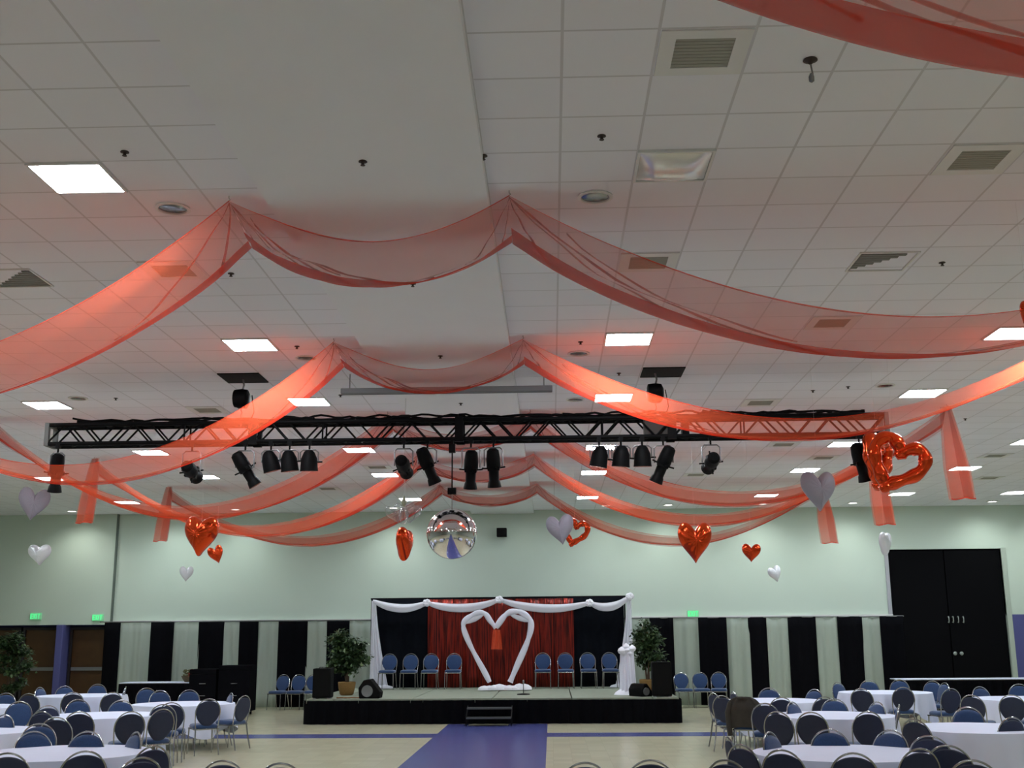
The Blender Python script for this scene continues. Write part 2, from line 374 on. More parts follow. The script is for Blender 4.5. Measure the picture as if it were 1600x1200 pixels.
MB().lathe([(.045, 0), (.048, -.008), (.02, -.022), (.008, -.035)], 16).build('rosette', mat('dark_bronze', (.05, .035, .03), .5, .4), r)
MB().tube([(0, 0, -.03), (.01, 0, -.11)], .006, 6).build('rod', GREYM(), r)
MB().lathe([(.006, -.165), (.018, -.155), (.019, -.125), (.008, -.10)], 10).build('pull', GREYM(), r)

sh = thing('screen_housing', 'long thin grey screen housing crossing the ceiling beam above the truss', 'screen housing', (-1.46, 15.92, 5.40))
MB().box(-1.52, 1.52, -.07, .07, -.04, .04).build('case', mat('housing_grey', (.22, .23, .25), .6), sh, bevel=.01)
for x in (-1.4, 1.4):
    MB().tube([(x, 0, .04), (x, 0, .26)], .008, 6).build('hanger', GREYM(), sh)
spk = thing('wall_speaker', 'small black speaker mounted high on the far wall', 'speaker', on_depth(784, 832, 34.15))
MB().box(-.15, .15, -.12, .12, -.13, .13).build('cabinet', BLACK(), spk, bevel=.015)
MB().box(-.04, .04, .12, .25, -.04, .04).build('bracket', BLACK(), spk)

def exit_sign():
    r = thing('exit_sign', 'x', 'sign')
    MB().box(-.17, .17, -.03, .03, -.10, .10).build('housing', mat('exit_panel', (.30, .60, .38), .5, emit=.22, emit_col=(.2, .8, .35)), r, bevel=.008)
    t = MB(); g = mat('exit_letters', (.1, .9, .3), .5, emit=.7, emit_col=(.1, 1, .35)); y0, y1 = -.036, -.03; s = .012
    def bar(xa, za, xb, zb):
        d = Vector((xb - xa, 0, zb - za)); n = Vector((-d.z, 0, d.x)).normalized() * s
        P = [Vector((xa, y0, za)) + n, Vector((xb, y0, zb)) + n, Vector((xb, y0, zb)) - n, Vector((xa, y0, za)) - n]
        t.add(P + [q + Vector((0, y1 - y0, 0)) for q in P], [(0, 1, 2, 3), (7, 6, 5, 4), (0, 4, 5, 1), (1, 5, 6, 2), (2, 6, 7, 3), (3, 7, 4, 0)])
    x = -.14; bar(x, -.07, x, .07)
    for z in (-.06, 0, .06): bar(x, z, x + .055, z)
    bar(-.065, -.07, -.005, .07); bar(-.065, .07, -.005, -.07)
    bar(.03, -.07, .03, .07); bar(.10, -.07, .10, .07); bar(.065, .062, .14, .062)
    t.build('lettering', g, r); return r
for px, py, y, lab in ((56, 963, 34.3, 'green lit EXIT sign at far left above the potted tree'), (153, 965, 34.3, 'green lit EXIT sign beside the wall seam at left'), (1083, 959, 34.3, 'green lit EXIT sign above the drapes right of the stage')):
    proto_use(STORE, exit_sign, 'exit', on_depth(px, py, y), 0, lab, 'green exit signs')

# ---------------------------------------------------------------- red tulle swags
HL, AL, AR, HR = -9.5, -2.72, -.31, 6.62
def tulle_row(Yn, zL, zM, zR, label, tails=True, tailL=1.35, tailR=1.55, b=.92, parts=None, seed=0):
    rg = random.Random(seed); a = .12
    root = thing('tulle_swag', label, 'swag', (0, 0, 0), group='red tulle swags')
    segs = [(HL, AL, zL, 'left'), (AL, AR, zM, 'middle'), (AR, HR, zR, 'right')]
    for xa, xb, zmid, nm in segs:
        def P(u, v, lift=0.0, xa=xa, xb=xb, zmid=zmid, nm=nm):
            L = xb - xa; s = 4 * u * (1 - u)
            # gathers towards the outer hooks
            du = u * L if nm == 'left' else ((1 - u) * L if nm == 'right' else 99)
            g = 1 - .72 * math.exp(-(du / .65) ** 1.4)
            # the two long edges, the far one hanging a little later near the inner hooks
            z = CEIL - .05 - (CEIL - .05 - zmid) * s
            belly = .07 * math.sin(math.pi * v) * min(1, s * 2.5)
            x = xa + L * u
            din = (1 - u) * L if nm == 'left' else (u * L if nm == 'right' else min(u, 1 - u) * L)
            sgn = 1 if nm == 'left' else (-1 if nm == 'right' else (-1 if u < .5 else 1))
            y = Yn + .46 * 0 + b * g * v + (1 - g) * .1
            z -= a * g * v + (1 - g) * .34 * v + belly * g - lift
            z += .018 * math.sin(v * 9 + u * 5 + seed) * min(1, s * 2) * g + .01 * math.sin(v * 23 + u * 9)
            # scalloped far edge close to the pin
            y -= .10 * v * math.exp(-(din / .25) ** 2)
            return (x, y, z)
        M_ = MB(); n = 56
        M_.grid(lambda u, v: P(u, v), n, 14)
        if seed >= 3: M_.grid(lambda u, v: P(u, .06 + .94 * v, -.035 - .02 * math.sin(u * 11 + v * 3)), n, 8)   # the farther lengths hang doubled
        # far edge folded back under (second layer)
        wv = .38 + .04 * rg.random()
        M_.grid(lambda u, v: P(u, 1 - wv * v * (.75 + .25 * math.sin(u * 4 + seed)), -.012 - .02 * v), n, 4, 1)
        # hems
        M_.grid(lambda u, v: P(u, .014 * v, .004), n, 1, 1)
        # pleats radiating from the inner hooks
        def pleat(u0, v0, u1, v1, wd=.020, mi=0):
            def Q(t, k):
                uu = u0 + (u1 - u0) * t; vv = v0 + (v1 - v0) * (t ** .72)
                return P(uu, min(1, max(0, vv + wd * (k - .5) * (1 + t))), -.006)
            M_.grid(Q, 16, 1, mi); M_.grid(lambda t, k: tuple(Vector(Q(t, k)) + Vector((0, 0, -.005))), 16, 1, mi)
        if nm != 'left':
            pleat(0, .02, .05, .98, .05); pleat(0, .02, .20 + .1 * rg.random(), .82); pleat(0, .0, .42, .9, .03); pleat(.07, .1, .36, .66, .02)
        if nm != 'right':
            pleat(1, .02, .955, .98, .05); pleat(1, .02, .82, .85, .02)
        if nm == 'middle': pleat(.08, .15, .7, .93, .03)
        o = M_.build('swag_' + nm, [TULLE(), TULLE2()], root, angle=180)
        o.name = 'swag_cloth'
    if tails:
        for hx, ln, wd, sg in ((HL, tailL, .34, -1), (HR, tailR, .40, 1)):
            T = MB()
            def Tf(u, v, hx=hx, ln=ln, wd=wd, sg=sg):
                ww = .13 + (wd - .13) * min(1, v * 1.5) ** .8
                return (hx + sg * .03 + (u - .5) * ww + sg * .14 * v, Yn + .10 + .05 * math.sin(u * 9.5) * (.4 + v), CEIL - .02 - ln * v * (1 + .008 * math.sin(u * 7)))
            T.grid(Tf, 20, 16); T.grid(lambda u, v: tuple(Vector(Tf(u, v)) + Vector((-.015, .08, .01))), 20, 16); T.grid(lambda u, v: tuple(Vector(Tf(.45 + u * .5, v)) + Vector((.02, .05, .02))), 12, 16, 0)
            T.grid(lambda u, v: tuple(Vector(Tf(u, .985 + .015 * v)) + Vector((0, -.004, 0))), 20, 1, 1)
            T.build('swag_tail', [TULLE(), TULLE2()], root, angle=180)
    for hx in (HL, AL, AR, HR):
        k = MB(); zt = 5.56 if -2.37 < hx < -.49 else CEIL
        k.tube([(hx, Yn, zt), (hx, Yn, zt - .02), (hx + .012, Yn, zt - .035), (hx, Yn, zt - .045)], .004, 6); k.build('hook', GREYM(), root)
    return root
ROWS = [(3.9, 4.05, 5.2, 4.46, 'red tulle swag crossing the upper right corner, nearest the camera'),
        (9.1, 4.12, 5.24, 4.50, 'largest full red tulle swag, first with two visible peaks'),
        (13.9, 4.10, 5.26, 4.57, 'second red tulle swag, hanging just in front of the truss'),
        (18.75, 4.12, 5.27, 4.26, 'third red tulle swag, its peaks just above the truss'),
        (23.2, 4.20, 5.30, 4.33, 'fourth red tulle swag, peaks seen below the truss'),
        (27.9, 4.36, 5.32, 4.28, 'fifth and farthest red tulle swag above the mirror ball')]
for i, (yn, a, b_, c, lab) in enumerate(ROWS): tulle_row(yn, a, b_, c, lab, tails=i >= 1, seed=i)

# ---------------------------------------------------------------- lighting truss
TY, TX0, TX1, TZ0, TZ1 = 16.1, -7.25, 4.77, 4.70, 4.975
tr = thing('lighting_truss', 'long black box truss hanging under the ceiling, full of stage lamps', 'truss', (0, TY, 0))
for y in (-.14, .14):
    for z in (TZ0, TZ1):
        MB().tube([(TX0, y, z), (TX1, y, z)], .030, 10).build('chord', BLACK(), tr)
def lattice(y0, z0, y1, z1, off=0):
    L = MB(); n = 24; st = (TX1 - TX0) / n
    for i in range(n):
        xa = TX0 + st * i; xm = xa + st / 2; xb = xa + st
        A = (xa, y0, z0); B = (xm, y1, z1); D = (xb, y0, z0)
        if (i % 2) ^ off: A = (xa, y1, z1); B = (xm, y0, z0); D = (xb, y1, z1)
        L.tube([A, B], .014, 6); L.tube([B, D], .014, 6)
        if i % 4 == 0 and i: L.tube([(xa, y0, z0), (xa, y1, z1)], .013, 6)
    return L
lattice(-.14, TZ0, -.14, TZ1).build('front_lattice', BLACK(), tr); lattice(.14, TZ0, .14, TZ1, 0).build('rear_lattice', BLACK(), tr)
lattice(-.14, TZ0, .14, TZ0).build('bottom_lattice', BLACK(), tr); lattice(-.14, TZ1, .14, TZ1, 1).build('top_lattice', BLACK(), tr)
for x in (TX0, TX1):
    e = MB(); e.box(x - .03, x + .03, -.17, -.11, TZ0 - .03, TZ1 + .03); e.box(x - .03, x + .03, .11, .17, TZ0 - .03, TZ1 + .03); e.box(x - .03, x + .03, -.11, .11, TZ0 - .03, TZ0 + .02); e.box(x - .03, x + .03, -.11, .11, TZ1 - .02, TZ1 + .03)
    e.build('end_frame', mat('end_frame_grey', (.10, .11, .10), .5), tr)
for x in (-1.28, -4.25, 1.75):
    for ya in (-.175, .11): MB().box(x - .06, x + .06, ya, ya + .065, TZ0 - .04, TZ1 + .04).build('splice_plate', BLACK(), tr)
# cables lying on the truss
for i, (xa, xb, lab) in enumerate(((-6.9, -3.4, 'black cable bundle lying along the left part of the truss'), (-3.9, -1.2, 'black cable loops on the truss left of the middle'),
                                   (-1.3, 1.3, 'black cable loops on the truss right of the middle'), (.2, 2.6, 'black cable coil on the truss near the right hoist'), (2.2, 4.5, 'black cable lying along the right end of the truss'))):
    rg = random.Random(i); K = MB()
    for q in range(3):
        pts = []; n = 26; ph = rg.random() * 6; hump = [rg.random() * .05 for _ in range(6)]
        for k in range(n + 1):
            t = k / n; x = xa + (xb - xa) * t
            z = TZ1 + .035 + .03 * abs(math.sin(t * (5 + q) + ph)) + hump[int(t * 5)] * math.sin(t * 17 + ph) ** 2
            pts.append((x, TY - .08 + .07 * q + .05 * math.sin(t * 13 + ph), z))
        K.tube(pts, .016, 6)
    tag(K.build('cable_bundle', BLACK()), lab, 'cable', 'cables on the truss')
# hoists and their ceiling openings
def hoist(x, lab, lab2, px, py):
    p = on_height(px, py, CEIL)
    o = thing('ceiling_opening', lab2, 'ceiling opening', (p.x, p.y, CEIL), group='black rigging openings')
    MB().box(-.27, .27, -.28, .28, -.012, 0).build('opening_dark', mat('opening_shade', (.003, .003, .004), .9), o)  # flush black sheet stands in for the darkness inside the opening
    f = MB()
    for a, b, c, d in ((-.30, .30, -.30, -.27), (-.30, .30, .27, .30), (-.30, -.27, -.27, .27), (.27, .30, -.27, .27)): f.box(a, b, c, d, -.016, 0)
    f.build('rim', BLACK(), o)
    h = thing('chain_hoist', lab, 'hoist', (x, TY, 5.36), group='chain hoists')
    b = MB(); b.lathe([(.06, -.13), (.13, -.11), (.14, 0), (.13, .08), (.07, .11)], 18, Matrix.Rotation(R(90), 4, 'Y')); b.box(-.07, .07, -.06, .06, -.14, .12)
    b.build('motor_body', BLACK(), h, bevel=.01)
    MB().tube([(0, 0, .12), (.02, 0, .2), (0, 0, .29)], .014, 8).build('top_hook', GREYM(), h)
    c = MB()
    for k in range(7): c.tube([(.01 * (-1) ** k, 0, -.13 - .04 * k), (-.01 * (-1) ** k, 0, -.17 - .04 * k)], .010, 6)
    c.build('chain', GREYM(), h)
    s = MB()
    for sx in (-1, 1): s.tube([(0, 0, -.34), (sx * .16, -.14, TZ1 - 5.36 + .02)], .012, 6); s.tube([(0, 0, -.34), (sx * .16, .14, TZ1 - 5.36 + .02)], .012, 6)
    s.build('sling', BLACK(), h)
    b2 = MB(); b2.tube([(.14, .02, .05), (.18, .02, -.2), (.12, .02, -.36)], .008, 6); b2.build('power_cord', BLACK(), h)
hoist(-4.47, 'black chain hoist above the left half of the truss', 'black square ceiling opening over the left hoist', 380, 590)
hoist(1.55, 'black chain hoist above the right half of the truss', 'black square ceiling opening over the right hoist', 1035, 581)
bx = thing('dimmer_box', 'brown and black control box sitting inside the truss under the right hoist', 'control box', (1.58, TY, TZ0))
MB().box(-.22, .2, -.10, .10, .03, .30).build('case', mat('box_brown', (.035, .024, .02), .6), bx, bevel=.01)
MB().box(.32, .42, -.10, .10, .03, .27).build('power_unit', BLACK(), bx, bevel=.01)

# stage lamps
def yoke(r, wd, dz, tilt=0):
    c = MB(); c.box(-.03, .03, -.03, .03, -.05, .03); c.tube([(0, 0, -.05), (0, 0, -.11)], .014, 8); c.build('clamp', BLACK(), r)
    y = MB(); y.tube([(-wd, 0, -dz), (-wd, 0, -.15), (-wd + .04, 0, -.115), (wd - .04, 0, -.115), (wd, 0, -.15), (wd, 0, -dz)], .011, 8); y.build('yoke', GREYM(), r)
def lamp_body(r, kind, lean, pitch, dz):
    M = Matrix.Translation((0, 0, -dz)) @ Matrix.Rotation(lean, 4, 'Y') @ Matrix.Rotation(pitch, 4, 'X')
    B = MB(); L = MB(); HS = []
    def knob(a, b, rad): HS.append(MB().tube([M @ Vector(a), M @ Vector(b)], rad, 6))
    if kind == 'par':
        B.lathe([(.045, .17), (.075, .14), (.115, .05), (.125, -.10), (.13, -.13)], 20, M); L.lathe([(.118, -.131), (.06, -.125)], 20, M)
        knob((.12, 0, 0), (.19, 0, 0), .013)
    else:
        B.lathe([(.05, .25), (.085, .22), (.10, .10), (.10, -.02), (.075, -.05), (.072, -.20), (.085, -.22), (.10, -.30)], 20, M)
        B.box(-.085, .085, -.085, .085, -.06, .0, M=M); L.lathe([(.09, -.302), (.05, -.297)], 20, M)
        for a in range(4):
            ang = a * math.pi / 2 + .3; knob((.08 * math.cos(ang), .08 * math.sin(ang), -.03), (.17 * math.cos(ang), .17 * math.sin(ang), -.02), .012)
    B.build('lamp_housing', BLACK(), r); L.build('lens', mat('lamp_lens', (.05, .04, .07), .1), r); 
    for h in HS: h.build('shutter_handle' if kind != 'par' else 'tilt_knob', BLACK(), r)
def stage_lamp(px, kind, lean, pitch, label, dz=.34, wd=.13):
    p = on_depth(px, 690, TY - .14)
    r = thing('stage_light', label, 'stage light', (p.x, TY - .14, TZ0 - .02), group='stage lamps under the truss')
    yoke(r, wd, dz); lamp_body(r, kind, lean, pitch, dz)
stage_lamp(92, 'profile', R(8), R(15), 'long dark stage lamp at the far left end of the truss', .38, .10)
stage_lamp(301, 'profile', R(10), R(80), 'star-like stage lamp facing the camera, first right of the left end', .40)
stage_lamp(384, 'profile', R(-32), R(10), 'long stage lamp leaning down to the right, left half of the truss', .36)
stage_lamp(424, 'par', R(-14), R(8), 'bell-shaped can lamp, left of the trio in the left half', .29)
stage_lamp(453, 'par', R(-6), R(6), 'bell-shaped can lamp, middle of the trio in the left half', .29)
stage_lamp(484, 'par', 0, R(6), 'bell-shaped can lamp, right of the trio in the left half', .29)
stage_lamp(631, 'profile', R(-8), R(78), 'star-like stage lamp above the clear balloon', .36)
stage_lamp(668, 'profile', R(-22), R(12), 'leaning profile lamp left of the mirror ball rod', .34)
stage_lamp(736, 'profile', R(3), R(14), 'upright profile lamp just right of the mirror ball rod', .40)
stage_lamp(771, 'profile', R(-2), R(12), 'upright profile lamp, second right of the mirror ball rod', .38)
stage_lamp(936, 'par', R(10), R(6), 'bell-shaped can lamp, left of the trio in the right half', .28)
stage_lamp(970, 'par', R(5), R(6), 'bell-shaped can lamp, middle of the trio in the right half', .28)
stage_lamp(1003, 'par', 0, R(6), 'bell-shaped can lamp, right of the trio in the right half', .28)
stage_lamp(1036, 'profile', R(24), R(12), 'profile lamp leaning down to the left beside the right trio', .36)
stage_lamp(1110, 'profile', R(12), R(82), 'star-like stage lamp facing the camera in the right half', .36)
stage_lamp(1342, 'profile', R(-14), R(12), 'dark stage lamp touching the open red heart balloon', .36, .10)

# mirror ball
mp = on_depth(706, 834, TY - .14)
mb_ = thing('mirror_ball', 'large silver mirror ball hanging from the middle of the truss', 'mirror ball', (mp.x, TY - .14, TZ0 - .05))
dz = mp.z - (TZ0 - .05); rr = .352
n1, n2 = 96, 48
S = MB(); S.lathe([(max(.002, rr * math.sin(math.pi * i / n2)), dz - rr * math.cos(math.pi * i / n2)) for i in range(n2 + 1)], n1)
S.build('mirrored_sphere', mat('mirror_tiles', (.80, .80, .82), .035, 1.0), mb_, angle=60)
q = MB(); q.box(-.045, .045, -.045, .045, -.15, -.03); q.box(-.02, .02, -.03, .03, -.03, .05); q.build('motor', BLACK(), mb_)
MB().tube([(0, 0, -.15), (0, 0, dz + rr + .27)], .010, 8).build('rod', BLACK(), mb_)
MB().box(-.06, .06, -.05, .05, dz + rr + .20, dz + rr + .29).build('swivel_box', BLACK(), mb_)
MB().tube([(0, 0, dz + rr + .2), (0, 0, dz + rr - .01)], .006, 6).build('chain', GREYM(), mb_)

# ---------------------------------------------------------------- balloons
def heart_pts(n=64):
    P = []
    for i in range(n):
        t = 2 * math.pi * i / n
        P.append((.5 * math.copysign(abs(math.sin(t)) ** 2.35, math.sin(t)), (13 * math.cos(t) - 5 * math.cos(2 * t) - 2 * math.cos(3 * t) - math.cos(4 * t) + 2.5) / 30))
    return P
HP = heart_pts(72)
def heart_mesh(w_, h_, d_, crease=.02):
    M_ = MB(); n = len(HP); K = 10; V = []; Fc = []
    for side in (-1, 1):
        for j in range(K):
            rr_ = math.sin((j + 1) / K * math.pi / 2)
            th = math.cos((j + 1) / K * math.pi / 2) ** .9
            for i, (x, y) in enumerate(HP):
                cr = 1 - .10 * (j == K - 1) * 0
                V.append((x * w_ * rr_, side * d_ * .5 * th * (1 + crease * math.sin(i * 1.7)), (y * h_) * rr_ + (1 - rr_) * .04 * h_))
    c0 = len(V); V.append((0, -d_ * .5, .04 * h_)); V.append((0, d_ * .5, .04 * h_))
    for s_ in range(2):
        o = s_ * K * n
        for j in range(K - 1):
            for i in range(n):
                a, b = o + j * n + i, o + j * n + (i + 1) % n; c, d = a + n, b + n
                Fc.append((a, b, d, c) if s_ == 0 else (a, c, d, b))
        for i in range(n):
            a, b = o + i, o + (i + 1) % n
            Fc.append((c0 + s_, b, a) if s_ == 0 else (c0 + s_, a, b))
    M_.add(V, Fc); return M_
def balloon(px, py, wpx, Y, label, mt, ry=0, rz=0, rx=0, aspect=1.15, depth=.45, group='heart balloons', up=True, name='heart_balloon'):
    p = on_depth(px, py, Y); w_ = wpx / F * Y / .976
    r = thing(name, label, 'balloon', p, group=group)
    b = heart_mesh(w_, w_ * aspect, w_ * depth).build('balloon_body', mt, r, angle=120); b.rotation_euler = (rx, ry, rz)
    MB().tube([(0, 0, w_ * aspect * .3), (0, 0, CEIL - p.z)], .0008, 4).build('hanging_string', STRING(), r)
    return r
pale = sheer('pale_film', (.34, .30, .36), .36, .4)
lav = mat('lavender_foil', (.36, .35, .42), .55, .15)
balloon(52, 788, 46, 19.5, 'dim lavender heart balloon at the left edge under the truss end', pale, R(6), R(25), group=None)
balloon(62, 867, 38, 20.3, 'shiny white heart balloon above the left exit sign', WHITEFOIL(), 0, R(-10), R(8), .85)
balloon(291, 897, 21, 29.5, 'small grey heart balloon low against the wall at left', WHITEFOIL(), 0, R(30), R(10))
balloon(314, 838, 58, 18.0, 'large shiny red heart balloon at left beside a small one', REDFOIL(), R(5), R(-18), 0, 1.08, .55)
balloon(338, 867, 23, 17.5, 'small red heart balloon touching the large one at left', REDFOIL(), R(-20), R(20), 0, 1.25, .6)
balloon(632, 851, 46, 17.0, 'orange red heart balloon turned edge-on beside the mirror ball', REDFOIL(), R(6), R(78), 0, 1.12, .5)
balloon(876, 828, 42, 20.0, 'grey heart balloon in front of the small open red heart', lav, R(-8), R(-8), 0, 1.12)
balloon(1086, 848, 52, 17.9, 'large shiny red heart balloon right of the mirror ball', REDFOIL(), R(0), R(8), 0, 1.22, .5)
balloon(1174, 864, 28, 20.0, 'small red heart balloon right of the large red heart', REDFOIL(), R(3), R(-10), 0, 1.02, .5)
balloon(1211, 897, 23, 27.0, 'small white heart balloon low right of the small red heart', WHITEFOIL(), R(-18), R(28), 0, 1.05)
balloon(1279, 768, 55, 15.0, 'lavender grey heart balloon overlapping the right swags', lav, R(0), R(12), R(-4), 1.15)
balloon(1383, 850, 34, 22.0, 'narrow white heart balloon left of the black doors', WHITEFOIL(), R(0), R(55), R(5), 1.05)
balloon(1606, 492, 42, 9.6, 'red heart balloon cut off by the right edge', REDFOIL(), R(0), R(50), 0, 1.0)
def open_heart(px, py, wpx, Y, label, ry, rz, tube_r=.112, asp=1.0):
    p = on_depth(px, py, Y); w_ = wpx / F * Y / .976
    r = thing('open_heart_balloon', label, 'balloon', p, group='open heart balloons')
    pts = [(x * w_ * .86, 0, y * w_ * .86 * asp) for x, y in HP]
    rad = [tube_r * w_ * (1 + .12 * math.sin(i * .9)) for i in range(len(pts))]
    b = MB().tube(pts, rad, 14, closed=True).build('balloon_body', REDFOIL(), r, angle=120); b.rotation_euler = (0, ry, rz)
    MB().tube([(0, 0, w_ * .25), (0, 0, CEIL - p.z)], .0008, 4).build('hanging_string', STRING(), r)
open_heart(1399, 727, 88, 15.2, 'large open red heart balloon at the right end of the truss', R(28), R(-12))
open_heart(1372, 722, 74, 15.9, 'second open red heart balloon partly behind the large open one', R(6), R(52), .14, 1.1)
open_heart(898, 833, 42, 20.6, 'small open red heart balloon behind the grey heart', R(18), R(-15), .10)
# clear balloon cluster
p = on_depth(631, 805, 17.2); r = thing('clear_balloon', 'clear transparent balloon hanging crumpled left of the mirror ball', 'balloon', p)
gl = bpy.data.materials.new('clear_film'); gl.use_nodes = True; nt = gl.node_tree; nt.nodes.clear()
o_ = nt.nodes.new('ShaderNodeOutputMaterial'); mx_ = nt.nodes.new('ShaderNodeMixShader'); tr_ = nt.nodes.new('ShaderNodeBsdfTransparent'); g_ = nt.nodes.new('ShaderNodeBsdfGlossy'); d_ = nt.nodes.new('ShaderNodeBsdfDiffuse'); a_ = nt.nodes.new('ShaderNodeMixShader'); fr_ = nt.nodes.new('ShaderNodeLayerWeight')
fr_.inputs[0].default_value = .35; g_.inputs['Roughness'].default_value = .08; d_.inputs[0].default_value = (.35, .36, .4, 1); a_.inputs[0].default_value = .5
nt.links.new(g_.outputs[0], a_.inputs[1]); nt.links.new(d_.outputs[0], a_.inputs[2]); nt.links.new(fr_.outputs['Facing'], mx_.inputs[0])
nt.links.new(tr_.outputs[0], mx_.inputs[1]); nt.links.new(a_.outputs[0], mx_.inputs[2]); nt.links.new(mx_.outputs[0], o_.inputs[0])
for k, (dx, dy, dz_, s) in enumerate(((-.13, 0, .02, .14), (.12, .03, .03, .15), (0, -.04, -.02, .12))):
    h = heart_mesh(s * 2, s * 2.2, s * 1.2, .1).build('balloon_lobe', gl, r, loc=(dx, dy, dz_), angle=120); h.rotation_euler = (0, (dx * 2.5), k * .8)
MB().lathe([(.0, .12), (.03, .15), (.045, .2), (.02, .26), (.008, .3)], 10).build('tied_neck', mat('knot', (.35, .36, .25), .5), r)
MB().tube([(0, 0, .28), (0, 0, CEIL - p.z)], .003, 5).build('hanging_string', STRING(), r)

# ---------------------------------------------------------------- stage
SX0, SX1, SY0, SY1, SZ = -5.66, 2.88, 26.85, 32.6, .56
st = thing('stage', 'low stage platform with grey deck and black skirt', 'stage', ((SX0 + SX1) / 2, (SY0 + SY1) / 2, 0))
cx, cy = st.location.x, st.location.y
deck_m = mat('stage_deck', (.28, .31, .24), .75, noise=.15, nscale=6)
edges = [SX0, -5.02, -3.2, -1.37, .44, 2.27, SX1]
for a, b in zip(edges[:-1], edges[1:]):
    MB().box(a + .012 - cx, b - .012 - cx, SY0 - cy, SY1 - cy, SZ - .10, SZ).build('deck_panel', deck_m, st, bevel=.004)
MB().box(SX0 + .05 - cx, SX1 - .05 - cx, SY0 + .05 - cy, SY1 - .05 - cy, .1, SZ - .1).build('platform_frame', BLACK(), st)
def skirt_path(u):
    L1, L2 = SY1 - SY0, SX1 - SX0; T = 2 * L1 + L2; s = u * T
    f = .03 * math.sin(s * 21) + .015 * math.sin(s * 47 + 1)
    if s < L1: return (SX0 - .04 + f, SY1 - s)
    if s < L1 + L2: return (SX0 + s - L1, SY0 - .04 + f)
    return (SX1 + .04 - f, SY0 + (s - L1 - L2))
sk = MB(); sk.grid(lambda u, v: (skirt_path(u)[0] - cx, skirt_path(u)[1] - cy - .02 * (1 - v), .005 + (SZ - .04) * v), 420, 3)
sk.build('skirt', BLACKC(), st, angle=180)
step = thing('stage_steps', 'black two-tread steps in front of the stage', 'steps', (-1.42, SY0 - .45, 0))
for z in (.19, .38):
    MB().box(-.5, .5, -.30 + (z - .19) * 1.4, .02 + (z - .19) * 1.4 - .02, z - .04, z).build('tread', mat('tread_black', (.012, .012, .012), .7), step)
    MB().box(-.5, .5, -.312 + (z - .19) * 1.4, -.30 + (z - .19) * 1.4, z - .03, z + .002).build('nosing', mat('nosing_grey', (.10, .11, .11), .5), step)
for x in (-.5, .5):
    q = MB(); q.tube([(x, -.28, 0), (x, -.28, .18), (x, .25, .40), (x, .25, 0)], .015, 6); q.build('side_rail', BLACK(), step)

# ---------------------------------------------------------------- drapes along the wall
DY = 33.15
def drape(x0, x1, top, mt, name, label, group, y=DY, bot=.02, folds=9, amp=.045, flare=0.0, cat='drape', seed=0, spl=0):
    rg = random.Random(seed); ph = rg.random() * 6
    D = MB(); cxx = (x0 + x1) / 2
    def Pf(u, v):
        x = x0 + (x1 - x0) * u; z = bot + (top - bot) * v
        am = amp * (.55 + .45 * (1 - v)); k = (x * folds * 2)
        return (x - cxx + flare * (1 - v) ** 2 * (u - .5) + spl * (1 - v), am * math.sin(k + ph + .5 * math.sin(3 * v + ph)) + .35 * am * math.sin(k * 2.3 + ph * 2), z)
    D.grid(Pf, max(16, int((x1 - x0) * 40)), 8)
    o = D.build(name, mt, None, loc=(cxx, y, 0), angle=180); o.modifiers.new('thick', 'SOLIDIFY').thickness = .006
    tag(o, label, cat, group); return o
stripes = [(166, 188, 0), (188, 239, 1), (239, 272, 0), (272, 313, 1), (313, 351, 0), (351, 377, 1), (377, 403, 0), (403, 438, 1), (438, 480, 0), (480, 513, 1), (513, 545, 0), (545, 600, 1),
           (975, 1016, 1), (1016, 1050, 0), (1050, 1092, 1), (1092, 1133, 0), (1133, 1170, 1), (1170, 1197, 0), (1197, 1232, 1), (1232, 1272, 0), (1272, 1309, 1), (1309, 1345, 0), (1345, 1375, 1), (1375, 1409, 0)]
cnt = {(0, 'left'): 0, (1, 'left'): 0, (0, 'right'): 0, (1, 'right'): 0}
LN = {(0, 'left'): 6, (1, 'left'): 6, (0, 'right'): 6, (1, 'right'): 6}
ORDX = ['first', 'second', 'third', 'fourth', 'fifth', 'sixth']
for i, (a, b, wht) in enumerate(stripes):
    s = 'left' if a < 700 else 'right'; k = cnt[(wht, s)]; cnt[(wht, s)] += 1
    xa, xb = on_depth(a, 970, DY).x, on_depth(b, 970, DY).x
    lab = '%s %s drape panel, %s from the left on the wall %s of the stage' % (('floor-length white' if wht else 'floor-length black'), 'sheer' if wht else 'cloth', ORDX[k], s)
    drape(xa - (.03 if not wht else 0), xb + (.03 if not wht else 0), 2.40 if s == 'left' else 2.42, SHEER() if wht else BLACKC(), 'pleated_drape', lab, 'striped wall drapes', DY - (.04 if not wht else 0), seed=i, amp=.04, folds=7 if wht else 5)
for a, b, lab in ((-13.05, -4.9, 'thin rod carrying the wall drapes left of the stage'), (1.95, 9.95, 'thin rod carrying the wall drapes right of the stage')):
    o = thing('drape_rod', lab, 'rod', ((a + b) / 2, DY - .02, 2.42), group='drape rods'); h = (b - a) / 2
    MB().tube([(-h, 0, 0), (h, 0, 0)], .018, 8).build('rod', GREYM(), o)
    for x in (-h + .25, 0, h - .25):
        MB().tube([(x, .1, 0), (x, .1, -2.42)], .016, 8).build('upright', GREYM(), o)

